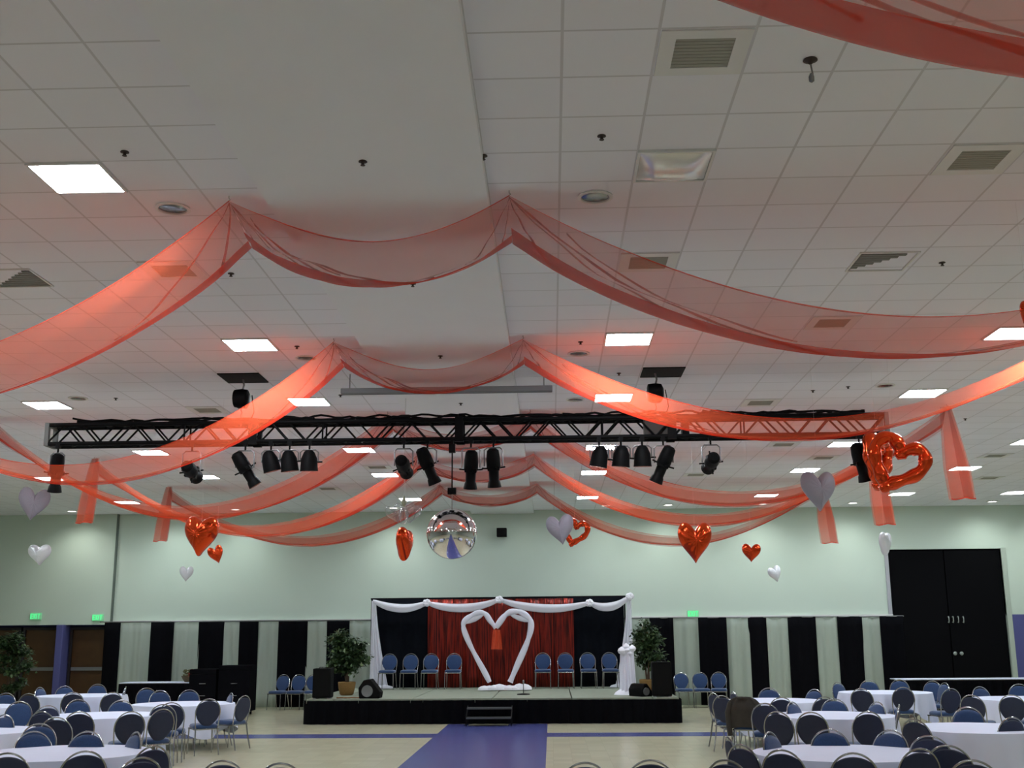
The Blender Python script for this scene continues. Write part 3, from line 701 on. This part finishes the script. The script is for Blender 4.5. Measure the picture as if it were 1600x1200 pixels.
# backdrop
BY = 32.35
top = 2.98
fb = thing('backdrop_frame', 'black pipe frame holding the stage backdrop', 'frame', (-1.5, BY + .08, 0))
for x in (-3.55, 0, 3.55): MB().tube([(x, 0, SZ), (x, 0, top + .02)], .02, 8).build('upright', BLACK(), fb)
MB().tube([(-3.58, 0, top + .01), (3.58, 0, top + .03)], .022, 8).build('crossbar', BLACK(), fb)
navy_c = mat('navy_black_cloth', (.005, .006, .009), .95, noise=.3, nscale=8, spec=.05)
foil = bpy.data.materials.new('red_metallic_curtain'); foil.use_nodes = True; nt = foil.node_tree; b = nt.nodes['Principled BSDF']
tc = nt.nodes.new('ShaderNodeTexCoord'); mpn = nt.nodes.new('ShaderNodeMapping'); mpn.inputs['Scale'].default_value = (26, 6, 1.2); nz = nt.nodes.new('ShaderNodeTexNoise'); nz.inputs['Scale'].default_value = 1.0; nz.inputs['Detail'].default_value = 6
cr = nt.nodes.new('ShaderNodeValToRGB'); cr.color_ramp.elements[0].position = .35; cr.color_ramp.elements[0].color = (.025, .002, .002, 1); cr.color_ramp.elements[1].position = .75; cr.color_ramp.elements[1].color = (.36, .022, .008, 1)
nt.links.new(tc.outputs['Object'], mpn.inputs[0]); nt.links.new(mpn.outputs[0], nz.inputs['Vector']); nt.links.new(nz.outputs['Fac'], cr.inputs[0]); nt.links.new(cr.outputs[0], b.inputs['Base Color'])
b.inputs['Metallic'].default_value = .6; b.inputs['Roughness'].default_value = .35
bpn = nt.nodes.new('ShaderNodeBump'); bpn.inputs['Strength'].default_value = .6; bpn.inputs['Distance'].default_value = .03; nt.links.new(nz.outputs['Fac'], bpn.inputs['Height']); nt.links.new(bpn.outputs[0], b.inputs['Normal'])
drape(-5.04, -3.28, top, navy_c, 'backdrop_curtain', 'dark backdrop curtain on the left of the stage', 'backdrop curtains', BY, SZ + .01, 5, .04, cat='curtain')
drape(.45, 2.02, top + .02, navy_c, 'backdrop_curtain', 'dark backdrop curtain on the right of the stage', 'backdrop curtains', BY, SZ + .01, 5, .04, cat='curtain', seed=3)
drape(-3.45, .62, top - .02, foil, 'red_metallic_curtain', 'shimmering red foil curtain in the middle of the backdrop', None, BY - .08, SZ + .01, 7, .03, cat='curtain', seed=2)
drape(-3.4, .55, top, navy_c, 'backdrop_curtain', 'dark backing curtain behind the red foil', 'backdrop curtains', BY + .01, SZ + .01, 5, .02, cat='curtain', seed=4)
# white tulle across the top and down both ends
sw = thing('white_tulle_garland', 'white tulle swag across the top of the backdrop, falling at both ends', 'swag', (0, BY - .2, 0))
wp = [on_depth(x, y, BY - .2) for x, y in ((583, 939), (667, 942), (780, 937), (921, 942), (984, 932))]
for (A, B), sag in zip(zip(wp[:-1], wp[1:]), (.18, .19, .20, .20)):
    G = MB()
    def Gf(u, v, A=A, B=B, sag=sag):
        q = A.lerp(B, u); s = 4 * u * (1 - u); an = v * 2 * math.pi
        ra = .035 + .075 * s ** .6; rb = .03 + .03 * s
        return (q.x, math.sin(an) * rb * (1 + .2 * math.sin(an * 4)), q.z - sag * s + math.cos(an) * ra * (1 + .12 * math.sin(an * 5 + u * 4)))
    G.grid(Gf, 28, 16); G.build('garland_cloth', WTULLE(), sw, angle=180)
for q in wp[1:]:
    K = MB()
    for k in range(5):
        an = k * 1.257; K.lathe([(.01, -.07), (.06, -.04), (.07, .02), (.03, .07), (.005, .08)], 10, Matrix.Translation((q.x + .05 * math.cos(an), -.03, q.z + .04 * math.sin(an))) @ Matrix.Rotation(an, 4, 'Y'))
    K.build('rosette', mat('white_tulle_bunch', (.92, .92, 1.0), .8), sw)
for q, s in ((wp[0], 1), (wp[-1], -1)):
    for off in (0, .05):
        T = MB()
        T.grid(lambda u, v: (q.x + s * ((u - .5) * (.12 + .40 * (1 - v) ** 1.5) + .02 + .18 * (1 - v) ** 1.4), .04 * math.sin(u * 22 + off * 50) * (1.2 - v) + off, SZ + .03 + (q.z - SZ - .03) * v), 30, 12)
        T.build('falling_tulle', WTULLE(), sw, angle=180)
    T = MB(); T.lathe([(.34, SZ + .005), (.30, SZ + .05), (.15, SZ + .09), (.03, SZ + .08)], 24, Matrix.Translation((q.x + s * .28, .02, 0)) @ Matrix.Diagonal((1, .5, 1, 1)))
    T.build('cloth_pool', WTULLE(), sw)

# heart arch
HYc = 30.6
ha = thing('heart_arch', 'tall heart-shaped arch wrapped in white tulle at centre stage', 'arch', (-1.3, HYc, SZ))
hp = [(790 - 15, 1068), (757, 1050), (738, 1015), (727, 990), (724, 976), (729, 967), (740, 960), (751, 957), (759, 960), (766, 970), (775, 981)]
hq = [(775, 981), (783, 969), (791, 960), (800, 956), (812, 956), (822, 962), (829, 970), (829, 985), (822, 1008), (808, 1040), (797, 1066)]
hp[0] = (765, 1066)
base = Vector((-1.3, HYc, SZ))
def curve(pts, r0, nm):
    P = [on_depth(x, y, HYc) - base for x, y in pts]
    Q = []
    for i in range(len(P) - 1):
        a, b_, c, d = P[max(0, i - 1)], P[i], P[i + 1], P[min(len(P) - 1, i + 2)]
        for k in range(5):
            t = k / 5; Q.append(.5 * ((2 * b_) + (c - a) * t + (2 * a - 5 * b_ + 4 * c - d) * t * t + (3 * b_ - a - 3 * c + d) * t ** 3))
    Q.append(P[-1])
    rs = [r0 * (.85 + .35 * abs(math.sin(i * .33))) for i in range(len(Q))]
    MB().tube(Q, rs, 12).build(nm, mat('white_tulle_bunch', (.92, .92, 1.0), .8), ha)
    MB().tube(Q, [x * 1.25 for x in rs], 12, cap=False).build('tulle_wrap', WTULLE(), ha)
curve(hp, .050, 'arch_limb'); curve(hq, .056, 'arch_limb')
for s_, (px, py, an) in enumerate(((742, 967, -.45), (812, 966, .35))):
    c = on_depth(px, py, HYc) - base
    MB().lathe([(.01, -.28), (.05, -.16), (.07, 0), (.05, .16), (.01, .28)], 14, Matrix.Translation(c) @ Matrix.Rotation(R(90) + an, 4, 'Y')).build('tulle_puff', WTULLE(), ha)
pl = MB(); rg = random.Random(4)
for k in range(9):
    x = -.42 + k * .13 - .05; pl.lathe([(.01, -.0), (.17, .015), (.16, .08), (.09, .13), (.01, .15)], 14, Matrix.Translation((x, .02 * math.sin(k * 2), 0)) @ Matrix.Diagonal((1 + .2 * rg.random(), .8, .8 + .4 * rg.random(), 1)))
pl.build('tulle_base', mat('white_tulle_bunch', (.92, .92, 1.0), .8), ha)
fl = MB(); c = on_depth(776, 984, HYc - .02) - base
fl.grid(lambda u, v: (c.x + (u - .5) * (.20 + .10 * v), -.02 + .03 * math.sin(u * 16), c.z + .0 - .50 * v), 16, 8)
fl.build('orange_drape', mat('orange_cloth', (.62, .07, .02), .7, noise=.2, nscale=9), ha, angle=180)

# ---------------------------------------------------------------- chairs
def arch(w2, zb, zt, n=18, yb=0, lean=0.0, shoulder=.62):
    P = []
    for i in range(n + 1):
        t = math.pi * (1 - i / n); x = w2 * math.copysign(abs(math.cos(t)) ** .9, math.cos(t)); z = zt - (zt - zb) * shoulder * (1 - math.sin(t) ** .85)
        P.append((x, z))
    return P
def banquet_chair():
    r = thing('banquet_chair', 'x', 'chair')
    lean = lambda z: -.20 - (z - .45) * .20
    S = MB()    # seat pad, rounded block
    prof = [(.42, .40), (.49, .41), (.50, .44), (.48, .475), (.42, .49)]
    vs = []; n = 28
    for s, z in ((.90, .43), (1, .44), (1.02, .47), (.97, .495), (.80, .508)):
        for k in range(n):
            a = 2 * math.pi * k / n; c, q = math.cos(a), math.sin(a)
            vs.append((.215 * s * math.copysign(abs(c) ** .45, c), .215 * s * math.copysign(abs(q) ** .45, q), z))
    fs = [(i * n + k, i * n + (k + 1) % n, (i + 1) * n + (k + 1) % n, (i + 1) * n + k) for i in range(4) for k in range(n)] + [tuple(range(n))[::-1], tuple(4 * n + k for k in range(n))]
    S.add(vs, fs); S.build('seat', BLUE(), r, angle=60)
    fr = MB(); fr.tube([(-.21, -.20, .425), (.21, -.20, .425), (.21, .20, .425), (-.21, .20, .425)], .013, 8, closed=True); fr.build('seat_frame', CHROME(), r)
    xz = [(-.188, .44), (-.202, .56)] + [(-.211 * math.cos(math.pi * k / 20), .70 + .23 * math.sin(math.pi * k / 20)) for k in range(21)] + [(.202, .56), (.188, .44)]
    pts = [(x, lean(z), z) for x, z in xz]
    MB().tube(pts, .0095, 8).build('backrest_frame', CHROME(), r)
    # pad: oval with a hollow at the top that leaves the hand hole
    def outline(k, n_=40):
        t = 2 * math.pi * k / n_; x = .204 * math.sin(t); z = .70 + .228 * math.cos(t)
        if math.cos(t) > .62: z -= .030 * ((math.cos(t) - .62) / .38)
        if math.cos(t) < 0: x *= 1 - .18 * abs(math.cos(t)) ** 1.5
        return x, z
    n_ = 40; V = []; Fc = []
    for sgn, th in ((1, .030), (-1, .018)):
        for s in (1, .96, .80):
            for k in range(n_):
                x, z = outline(k); zz = .70 + (z - .70) * s; yo = sgn * (0 if s == 1 else th * (.75 if s == .96 else 1)); V.append((x * s, lean(zz) + yo, zz))
    for h in range(2):
        o = h * 3 * n_
        for j in range(2):
            for k in range(n_):
                a, b_ = o + j * n_ + k, o + j * n_ + (k + 1) % n_; q = (a, a + n_, b_ + n_, b_); Fc.append(q if h == 0 else q[::-1])
        cap = tuple(o + 2 * n_ + k for k in range(n_)); Fc.append(cap[::-1] if h == 0 else cap)
    B = MB(); B.add(V, Fc); half = len(Fc) // 2; B.mi = [0] * half + [1] * (len(Fc) - half)
    B.build('backrest', [BLUE(), NAVY()], r, angle=50)
    for sx in (-1, 1):
        MB().tube([(sx * .20, .19, .425), (sx * .21, .215, 0)], [.013, .010], 8).build('leg', CHROME(), r)
        MB().tube([(sx * .185, lean(.45), .45), (sx * .195, -.24, .2), (sx * .205, -.29, 0)], [.013, .012, .010], 8).build('leg', CHROME(), r)
    return r
def put_chair(x, y, rz, label, group, z=0):
    return proto_use(STORE, banquet_chair, 'chair', (x, y, z), rz, label, group)
TOPZ = .93; BACK = .296
def chair_from_top(px, py, face, label, group):
    """px, py: where the top of the backrest shows; face: point the seat looks towards"""
    p = on_height(px, py, TOPZ); d = Vector((face[0] - p.x, face[1] - p.y)); d.normalize()
    return put_chair(p.x + d.x * BACK, p.y + d.y * BACK, math.atan2(d.y, d.x) - math.pi / 2, label, group)
for i, px in enumerate((615, 647, 678, 713, 849, 884, 919, 953)):
    p = on_height(px, 1074, SZ); s = 'left' if i < 4 else 'right'
    put_chair(p.x, 31.55, math.pi + R((i * 37) % 9 - 4), 'empty blue banquet chair on stage, %s %s of the heart arch' % (ORDX[i % 4] + ' from the left,', s), 'chairs on the stage', SZ)
for i, px in enumerate((433, 460, 487, 1070, 1098, 1125)):
    p = on_depth(px, 1100, 32.3); s = 'left' if i < 3 else 'right'
    put_chair(p.x, 32.35, math.pi + R((-18, -8, 4, 10, 2, -8)[i]), 'blue chair against the drapes %s of the stage, %s' % (s, ('leftmost', 'middle', 'rightmost')[i % 3] + ' of three'), 'chairs against the drapes')

# ---------------------------------------------------------------- round tables
def round_table():
    r = thing('round_table', 'x', 'table')
    MB().lathe([(.885, .735), (.90, .742), (.90, .753), (.885, .76)], 48).build('tabletop', mat('plywood', (.35, .25, .15), .6), r)
    for sx in (-1, 1):
        for sy in (-1, 1): MB().tube([(sx * .45, sy * .30, .735), (sx * .48, sy * .34, 0)], .014, 8).build('leg', GREYM(), r)
    return r
def cloth(seed):
    rg = random.Random(seed); ph = rg.random() * 6.28; M_ = MB(); n = 160; rot = rg.random() * 1.57
    def Cf(u, v):
        a = u * 2 * math.pi
        if v <= .5001:
            rr_ = .925 * v / .5; return (rr_ * math.cos(a), rr_ * math.sin(a), .766)
        t = (v - .5) / .5; drop = .44 + .13 * math.cos(4 * (a + rot))
        fold = .035 * math.sin(a * 17 + ph) * t + .03 * math.sin(a * 9 + 2 * ph) * t
        rr_ = .925 + .012 * min(1, t * 6) + fold + .03 * t
        return (rr_ * math.cos(a), rr_ * math.sin(a), .766 - .006 * min(1, t * 8) - drop * t)
    M_.grid(Cf, n, 14, closeu=True)
    return M_
TABLES = {'L1': ((95, 1177), 'front left table'), 'L2': ((-52, 1143), 'near left-edge table'), 'L3': ((160, 1118), 'middle left table'),
          'L4': ((287, 1100), 'left table by the aisle'), 'L5': ((128, 1087), 'farthest left table'), 'L6': ((-48, 1105), 'far left-edge table'),
          'R1': ((1320, 1177), 'front right table'), 'R2': ((1530, 1138), 'near right-edge table'), 'R3': ((1300, 1118), 'middle right table'),
          'R4': ((1210, 1095), 'right table nearest the stage'), 'R5': ((1383, 1082), 'farthest right table'), 'R6': ((1600, 1092), 'far right-edge table')}
CEN = {}
for i, (k, (pp, nm)) in enumerate(TABLES.items()):
    c = on_height(pp[0], pp[1], .76); CEN[k] = c
    proto_use(STORE, round_table, 'table', (c.x, c.y, 0), R(i * 31), 'round banquet table under white linen, the ' + nm, 'round banquet tables')
    o = cloth(i).build('tablecloth', CLOTH(), None, loc=(c.x, c.y, 0), angle=60)
    tag(o, 'white tablecloth on the ' + nm, 'tablecloth', 'white round tablecloths')
CH = {'L1': [(12, 1177), (133, 1174), (221, 1184), (240, 1166), (52, 1143), (61, 1131), (138, 1143), (214, 1144)],
      'L2': [(8, 1117), (31, 1096)],
      'L3': [(255, 1108), (205, 1112), (124, 1112), (65, 1112), (88, 1121), (122, 1093), (190, 1094)],
      'L4': [(229, 1075), (250, 1079), (296, 1078), (362, 1083), (383, 1087), (268, 1098), (327, 1092), (255, 1101)],
      'L5': [(114, 1082), (176, 1082), (62, 1074), (101, 1072), (153, 1069), (197, 1073), (45, 1084)],
      'L6': [(10, 1083), (75, 1103)],
      'R1': [(1201, 1144), (1295, 1140), (1392, 1141), (1137, 1152), (1157, 1164), (1221, 1172), (1333, 1177), (1437, 1170), (1134, 1188)],
      'R2': [(1451, 1150), (1428, 1124), (1480, 1165), (1519, 1188), (1581, 1121), (1511, 1105)],
      'R3': [(1214, 1112), (1267, 1113), (1356, 1112), (1237, 1097), (1303, 1092), (1371, 1097), (1405, 1101)],
      'R4': [(1114, 1083), (1128, 1087), (1145, 1081), (1161, 1091), (1195, 1099), (1201, 1075), (1273, 1077), (1221, 1090), (1288, 1089)],
      'R5': [(1345, 1076), (1411, 1074), (1357, 1063), (1405, 1062), (1457, 1064), (1308, 1066), (1476, 1067), (1486, 1076)],
      'R6': [(1530, 1073), (1592, 1069), (1517, 1086), (1580, 1086)]}
JACK = None
for k, L in CH.items():
    c = CEN[k]; nm = TABLES[k][1]
    P = [(px, py, on_height(px, py, TOPZ)) for px, py in L]
    for side in ('near', 'far'):
        sub = sorted([q for q in P if (q[2].y < c.y) == (side == 'near')], key=lambda q: q[0])
        for j, (px, py, p) in enumerate(sub):
            nth = ORD[j] if len(sub) > 1 else 'alone'
            o = chair_from_top(px, py, (c.x, c.y), 'blue chair, %s on the %s side, %s' % (nth, side, nm), 'blue chairs round the tables')
            if (px, py) == (1161, 1091): JACK = o
for i, (px, py, lab) in enumerate(((348, 1189, 'chair top at the bottom edge left of the aisle, nearer the tables'), (438, 1193, 'chair top at the bottom edge nearest the aisle on its left'),
                     (914, 1192, 'chair top at the bottom edge just right of the aisle'), (1016, 1188, 'chair top at the bottom edge between aisle and right tables'))):
    p = on_height(px, py, TOPZ); chair_from_top(px, py, (p.x + (.1, -.1, .1, 0)[i], p.y + 5), 'blue ' + lab, 'blue chairs along the aisle')
# brown jacket hung over one chair
jk = thing('jacket', 'dark brown jacket hung over a chair back near the stage, right tables', 'jacket', JACK.location, JACK.rotation_euler.z)
J = MB()
def Jf(u, v):
    a = u * 2 * math.pi; z = .955 - .50 * v; w_ = .10 + .16 * min(1, v * 4) ** .5 + .05 * v + .012 * math.sin(a * 7)
    return (w_ * math.copysign(abs(math.cos(a)) ** .7, math.cos(a)), -.21 - (z - .45) * .2 + (.03 + .05 * min(1, v * 3)) * math.sin(a) + .01 * math.sin(a * 11 + v * 5), z + .02 * math.sin(a * 3) * v)
J.grid(Jf, 40, 14, closeu=True)
J.build('jacket_body', mat('brown_cloth', (.035, .028, .022), .9, noise=.3, nscale=14), jk, angle=180)
for sx in (-1, 1):
    q = MB(); q.tube([(sx * .2, -.30, .86), (sx * .26, -.30, .70), (sx * .25, -.28, .45), (sx * .24, -.27, .34)], [.05, .05, .045, .04], 10); q.build('sleeve', mat('brown_cloth', (.035, .028, .022), .9), jk)
MB().tube([(-.09, -.33, .93), (0, -.37, .94), (.09, -.33, .93)], .022, 8).build('collar', mat('brown_cloth', (.035, .028, .022), .9), jk)

# ---------------------------------------------------------------- long tables at the back
def long_table(x0, x1, y0, y1, lab, labc, labs):
    w_, d = (x1 - x0) / 2, (y1 - y0) / 2
    r = thing('folding_table', lab, 'table', ((x0 + x1) / 2, (y0 + y1) / 2, 0), group='long folding tables')
    MB().box(-w_, w_, -d, d, .735, .76).build('tabletop', mat('plywood', (.35, .25, .15), .6), r)
    for sx in (-1, 1):
        for sy in (-1, 1): MB().tube([(sx * (w_ - .15), sy * (d - .1), .735), (sx * (w_ - .15), sy * (d - .1), 0)], .014, 8).build('leg', GREYM(), r)
    o = MB().box(-w_ - .02, w_ + .02, -d - .02, d + .02, .762, .785); o = o.build('table_topper', CLOTH(), None, loc=r.location, bevel=.008)
    tag(o, labc, 'tablecloth', 'white toppers on the long tables')
    s = MB()
    def Sf(u, v):
        T = 4 * (w_ + d); q = u * T; f = .02 * math.sin(q * 26)
        W, D = w_ + .035, d + .035
        if q < 2 * W: p = (-W + q, -D + f)
        elif q < 2 * W + 2 * D: p = (W + f, -D + (q - 2 * W))
        elif q < 4 * W + 2 * D: p = (W - (q - 2 * W - 2 * D), D + f)
        else: p = (-W + f, D - (q - 4 * W - 2 * D))
        return (p[0], p[1], .01 + .745 * v)
    s.grid(Sf, 300, 2); o = s.build('table_skirt', BLACKC(), None, loc=r.location, angle=180); tag(o, labs, 'table skirt', 'black skirts on the long tables')
long_table(8.95, 13.4, 30.6, 31.36, 'long table with black skirt in front of the black doors', 'white topper on the long table before the black doors', 'black skirt of the long table before the black doors')
long_table(-11.65, -8.9, 31.3, 32.06, 'long table with black skirt before the left drapes', 'white topper on the long table before the left drapes', 'black skirt of the long table before the left drapes')
bk = thing('flower_basket', 'basket of reddish flowers on the long table at left', 'basket', (-9.85, 31.6, .785))
MB().lathe([(.14, 0), (.20, .08), (.24, .16)], 18).build('basket', mat('wicker', (.10, .07, .03), .8, noise=.4, nscale=60), bk)
fl = MB(); rg = random.Random(9)
for k in range(60):
    a, h, q = rg.random() * 6.28, rg.random() * .16, rg.random() * .27
    fl.lathe([(.004, -.03), (.04, 0), (.004, .025)], 6, Matrix.Translation((q * math.cos(a), q * math.sin(a), .16 + h)), mi=0 if math.cos(a) > -.1 else 1)
fl.build('flowers', [mat('red_flower', (.30, .02, .015), .7), mat('olive_leaf', (.09, .09, .03), .7)], bk)
for x0, x1, h, y, lab in ((-9.36, -8.66, 1.16, 30.3, 'black rolling equipment case left of the taller one'), (-8.60, -7.78, 1.25, 30.3, 'taller black equipment case beside the side chairs')):
    o = thing('equipment_case', lab, 'equipment case', ((x0 + x1) / 2, y, 0), group='black equipment cases'); w_ = (x1 - x0) / 2
    MB().box(-w_, w_, -.35, .35, .10, h - .12).build('case_body', BLACKC(), o, bevel=.01)
    MB().box(-w_, w_, -.35, .35, h - .115, h).build('case_lid', BLACKC(), o, bevel=.01)
    for sx in (-1, 1):
        for sy in (-1, 1): MB().lathe([(.05, -.02), (.05, .02)], 12, Matrix.Translation((sx * (w_ - .1), sy * .25, .05)) @ Matrix.Rotation(R(90), 4, 'Y')).build('wheel', BLACK(), o)
    for z in (.5, .8): MB().tube([(-.08, -.352, z), (-.06, -.375, z), (.06, -.375, z), (.08, -.352, z)], .008, 6).build('handle', GREYM(), o)

# ---------------------------------------------------------------- plants and stage gear
def plant(x, y, z, H, RX, label, seed, cb=.38, basket=True, lightness=1.0, cone=False):
    rg = random.Random(seed); r = thing('potted_ficus', label, 'potted plant', (x, y, z), group='artificial potted trees')
    if basket:
        MB().lathe([(.13, 0), (.17, .03), (.20, .16), (.22, .30), (.20, .32), (.17, .29)], 20).build('basket', mat('gold_wicker', (.22, .12, .03), .6, noise=.4, nscale=50), r)
    t = MB()
    for k in range(3):
        a = k * 2.1; t.tube([(.03 * math.cos(a), .03 * math.sin(a), .2), (.06 * math.cos(a + 1), .06 * math.sin(a + 1), H * .4), (.15 * math.cos(a + .5), .15 * math.sin(a + .5), H * .75)], [.022, .018, .010], 8)
    t.build('trunk', mat('bark', (.08, .05, .03), .8), r)
    fo = MB(); cz_ = H * (cb + 1) / 2; rz_ = H * (1 - cb) / 2
    clusters = []
    for k in range(46):
        while True:
            p = Vector((rg.uniform(-1, 1), rg.uniform(-1, 1), rg.uniform(-1, 1)))
            if p.length < 1 and p.length > .25: break
        wz = (1 - .45 * max(0, p.z)) if not cone else (1 - .55 * (p.z + 1) / 2) * 1.15
        clusters.append(Vector((p.x * RX * wz, p.y * RX * wz * .8, cz_ + p.z * rz_)))
    for c in clusters:
        for q in range(60):
            p = c + Vector((rg.gauss(0, .075), rg.gauss(0, .075), rg.gauss(0, .055)))
            a, b_ = rg.random() * 6.28, rg.uniform(-1.2, .3); L_ = rg.uniform(.08, .14); W_ = L_ * .34
            d = Vector((math.cos(a) * math.cos(b_), math.sin(a) * math.cos(b_), math.sin(b_))); s = d.cross(Vector((0, 0, 1))).normalized() * W_; nrm = d.cross(s).normalized() * L_ * .12
            fo.add([p, p + d * L_ * .5 + s + nrm, p + d * L_, p + d * L_ * .5 - s + nrm, p + d * L_ * .5], [(0, 4, 1), (4, 2, 1), (0, 3, 4), (3, 2, 4)], 0 if rg.random() < .6 else 1)
    fo.build('foliage', [mat('leaf_dark', (.018, .045, .014), .5), mat('leaf_mid', (.055, .10, .03), .45)], r, angle=180)
    return r
plant(-5.03, 28.6, SZ, 1.62, .52, 'bushy green potted tree on the left end of the stage', 1, .36)
plant(2.36, 29.1, SZ, 1.80, .46, 'tapering green potted tree on the right end of the stage', 2, .34, cone=True)
pp = on_depth(20, 1000, 31.0); plant(pp.x, 31.0, 0, 2.15, .68, 'large green potted tree before the brown doors at far left', 3, .30)

def pa_speaker(x, y, lab, h=.84, w_=.21, rz=0):
    r = thing('pa_speaker', lab, 'speaker', (x, y, SZ), rz, group='upright stage speakers')
    MB().box(-w_, w_, -.20, .20, .02, h).build('cabinet', mat('speaker_black', (.005, .005, .005), .8, spec=.1), r, bevel=.02)
    MB().box(-w_ + .03, w_ - .03, -.212, -.20, .06, h - .05).build('grille', mat('speaker_grille', (.007, .007, .007), .9, spec=.1), r)
    MB().tube([(-.1, 0, h), (-.08, 0, h + .025), (.08, 0, h + .025), (.1, 0, h)], .010, 6).build('handle', BLACK(), r)
    for sx in (-1, 1): MB().box(sx * (w_ - .05) - .03, sx * (w_ - .05) + .03, -.18, .18, 0, .02).build('foot', GREYM(), r)
pa_speaker(-5.33, 27.15, 'upright black speaker on the left front corner of the stage', .68)
pa_speaker(2.52, 27.2, 'upright black speaker on the right front corner of the stage', .78, .22)
def monitor(x, y, lab, s=1.0, rz=0):
    r = thing('monitor_speaker', lab, 'speaker', (x, y, SZ), rz, group='wedge monitors')
    prof = [(-.24, 0), (.24, 0), (.26, .14), (.02, .44), (-.14, .42), (-.26, .24)]
    V = [(xx * s, yy, zz * s) for yy in (-.24, .24) for xx, zz in prof]; n = 6
    MB().add(V, [tuple(range(n)), tuple(range(n, 2 * n))[::-1]] + [(k, k + n, (k + 1) % n + n, (k + 1) % n) for k in range(n)]).build('cabinet', mat('speaker_black', (.005, .005, .005), .8, spec=.1), r, bevel=.02)
    MB().lathe([(.135 * s, 0), (.13 * s, .02), (.05 * s, .005)], 24, Matrix.Translation((-.05 * s, -.24, .17 * s)) @ Matrix.Rotation(R(90), 4, 'X')).build('cone', mat('cone_grey', (.16, .17, .17), .6), r)
monitor(-4.22, 27.2, 'black wedge monitor with a round grey cone at stage left', .98)
monitor(2.05, 27.45, 'small black wedge monitor beside the white draped column', .66, R(35))
cb = MB(); rg = random.Random(5)
for k in range(5):
    pts = [(-5.0 + .9 * t / 12 + .06 * math.sin(t + k), 27.1 + .1 * k * .5 + .06 * math.sin(t * 1.3 + k * 2), SZ + .012) for t in range(13)]; cb.tube(pts, .010, 5)
tag(cb.build('cable_tangle', mat('orange_cable', (.25, .12, .04), .6)), 'tangle of orange and brown cables at the stage left corner', 'cable')

wc = thing('draped_stand', 'white tulle-draped column with a bow at stage right', 'column', (1.80, 28.1, SZ))
MB().lathe([(.10, 0), (.10, .98)], 16).build('post', WHITEM(), wc)
D = MB(); D.grid(lambda u, v: ((.145 + .045 * (1 - v) + .02 * math.sin(u * 75)) * math.cos(u * 6.2832), (.145 + .045 * (1 - v) + .02 * math.sin(u * 75)) * math.sin(u * 6.2832), .02 + 1.0 * v), 96, 8, closeu=True); D.build('draped_cloth', WTULLE(), wc, angle=180)
D = MB(); D.grid(lambda u, v: ((.125 + .04 * (1 - v) + .015 * math.sin(u * 56)) * math.cos(u * 6.2832), (.125 + .04 * (1 - v) + .015 * math.sin(u * 56)) * math.sin(u * 6.2832), .02 + 1.0 * v), 96, 8, closeu=True); D.build('inner_cloth', mat('white_tulle_bunch', (.92, .92, 1.0), .8), wc, angle=180)
K = MB()
for k, (dx, dz_, rr_) in enumerate(((-.13, .0, .10), (.12, .05, .09), (0, .02, .08), (-.02, .10, .08), (.06, -.06, .07), (-.10, -.06, .07))):
    K.lathe([(.01, -rr_), (rr_ * .8, -rr_ * .5), (rr_, 0), (rr_ * .8, rr_ * .5), (.01, rr_)], 12, Matrix.Translation((dx, -.12, 1.02 + dz_)))
K.build('bow', mat('white_tulle_bunch', (.92, .92, 1.0), .8), wc)
MB().lathe([(.34, .003), (.30, .06), (.19, .13), (.10, .17)], 26, Matrix.Diagonal((1, .7, 1, 1))).build('cloth_pool', mat('white_tulle_bunch', (.92, .92, 1.0), .8), wc)
ms = thing('microphone_stand', 'short round-based microphone stand on the stage floor', 'microphone stand', (-.70, 28.4, SZ))
MB().lathe([(.16, 0), (.15, .02), (.03, .035)], 20).build('base', BLACK(), ms)
MB().tube([(0, 0, .03), (0, 0, .26)], .009, 8).build('pole', BLACK(), ms)
MB().lathe([(.012, .25), (.022, .28), (.024, .32), (.01, .345)], 12).build('microphone', GREYM(), ms)
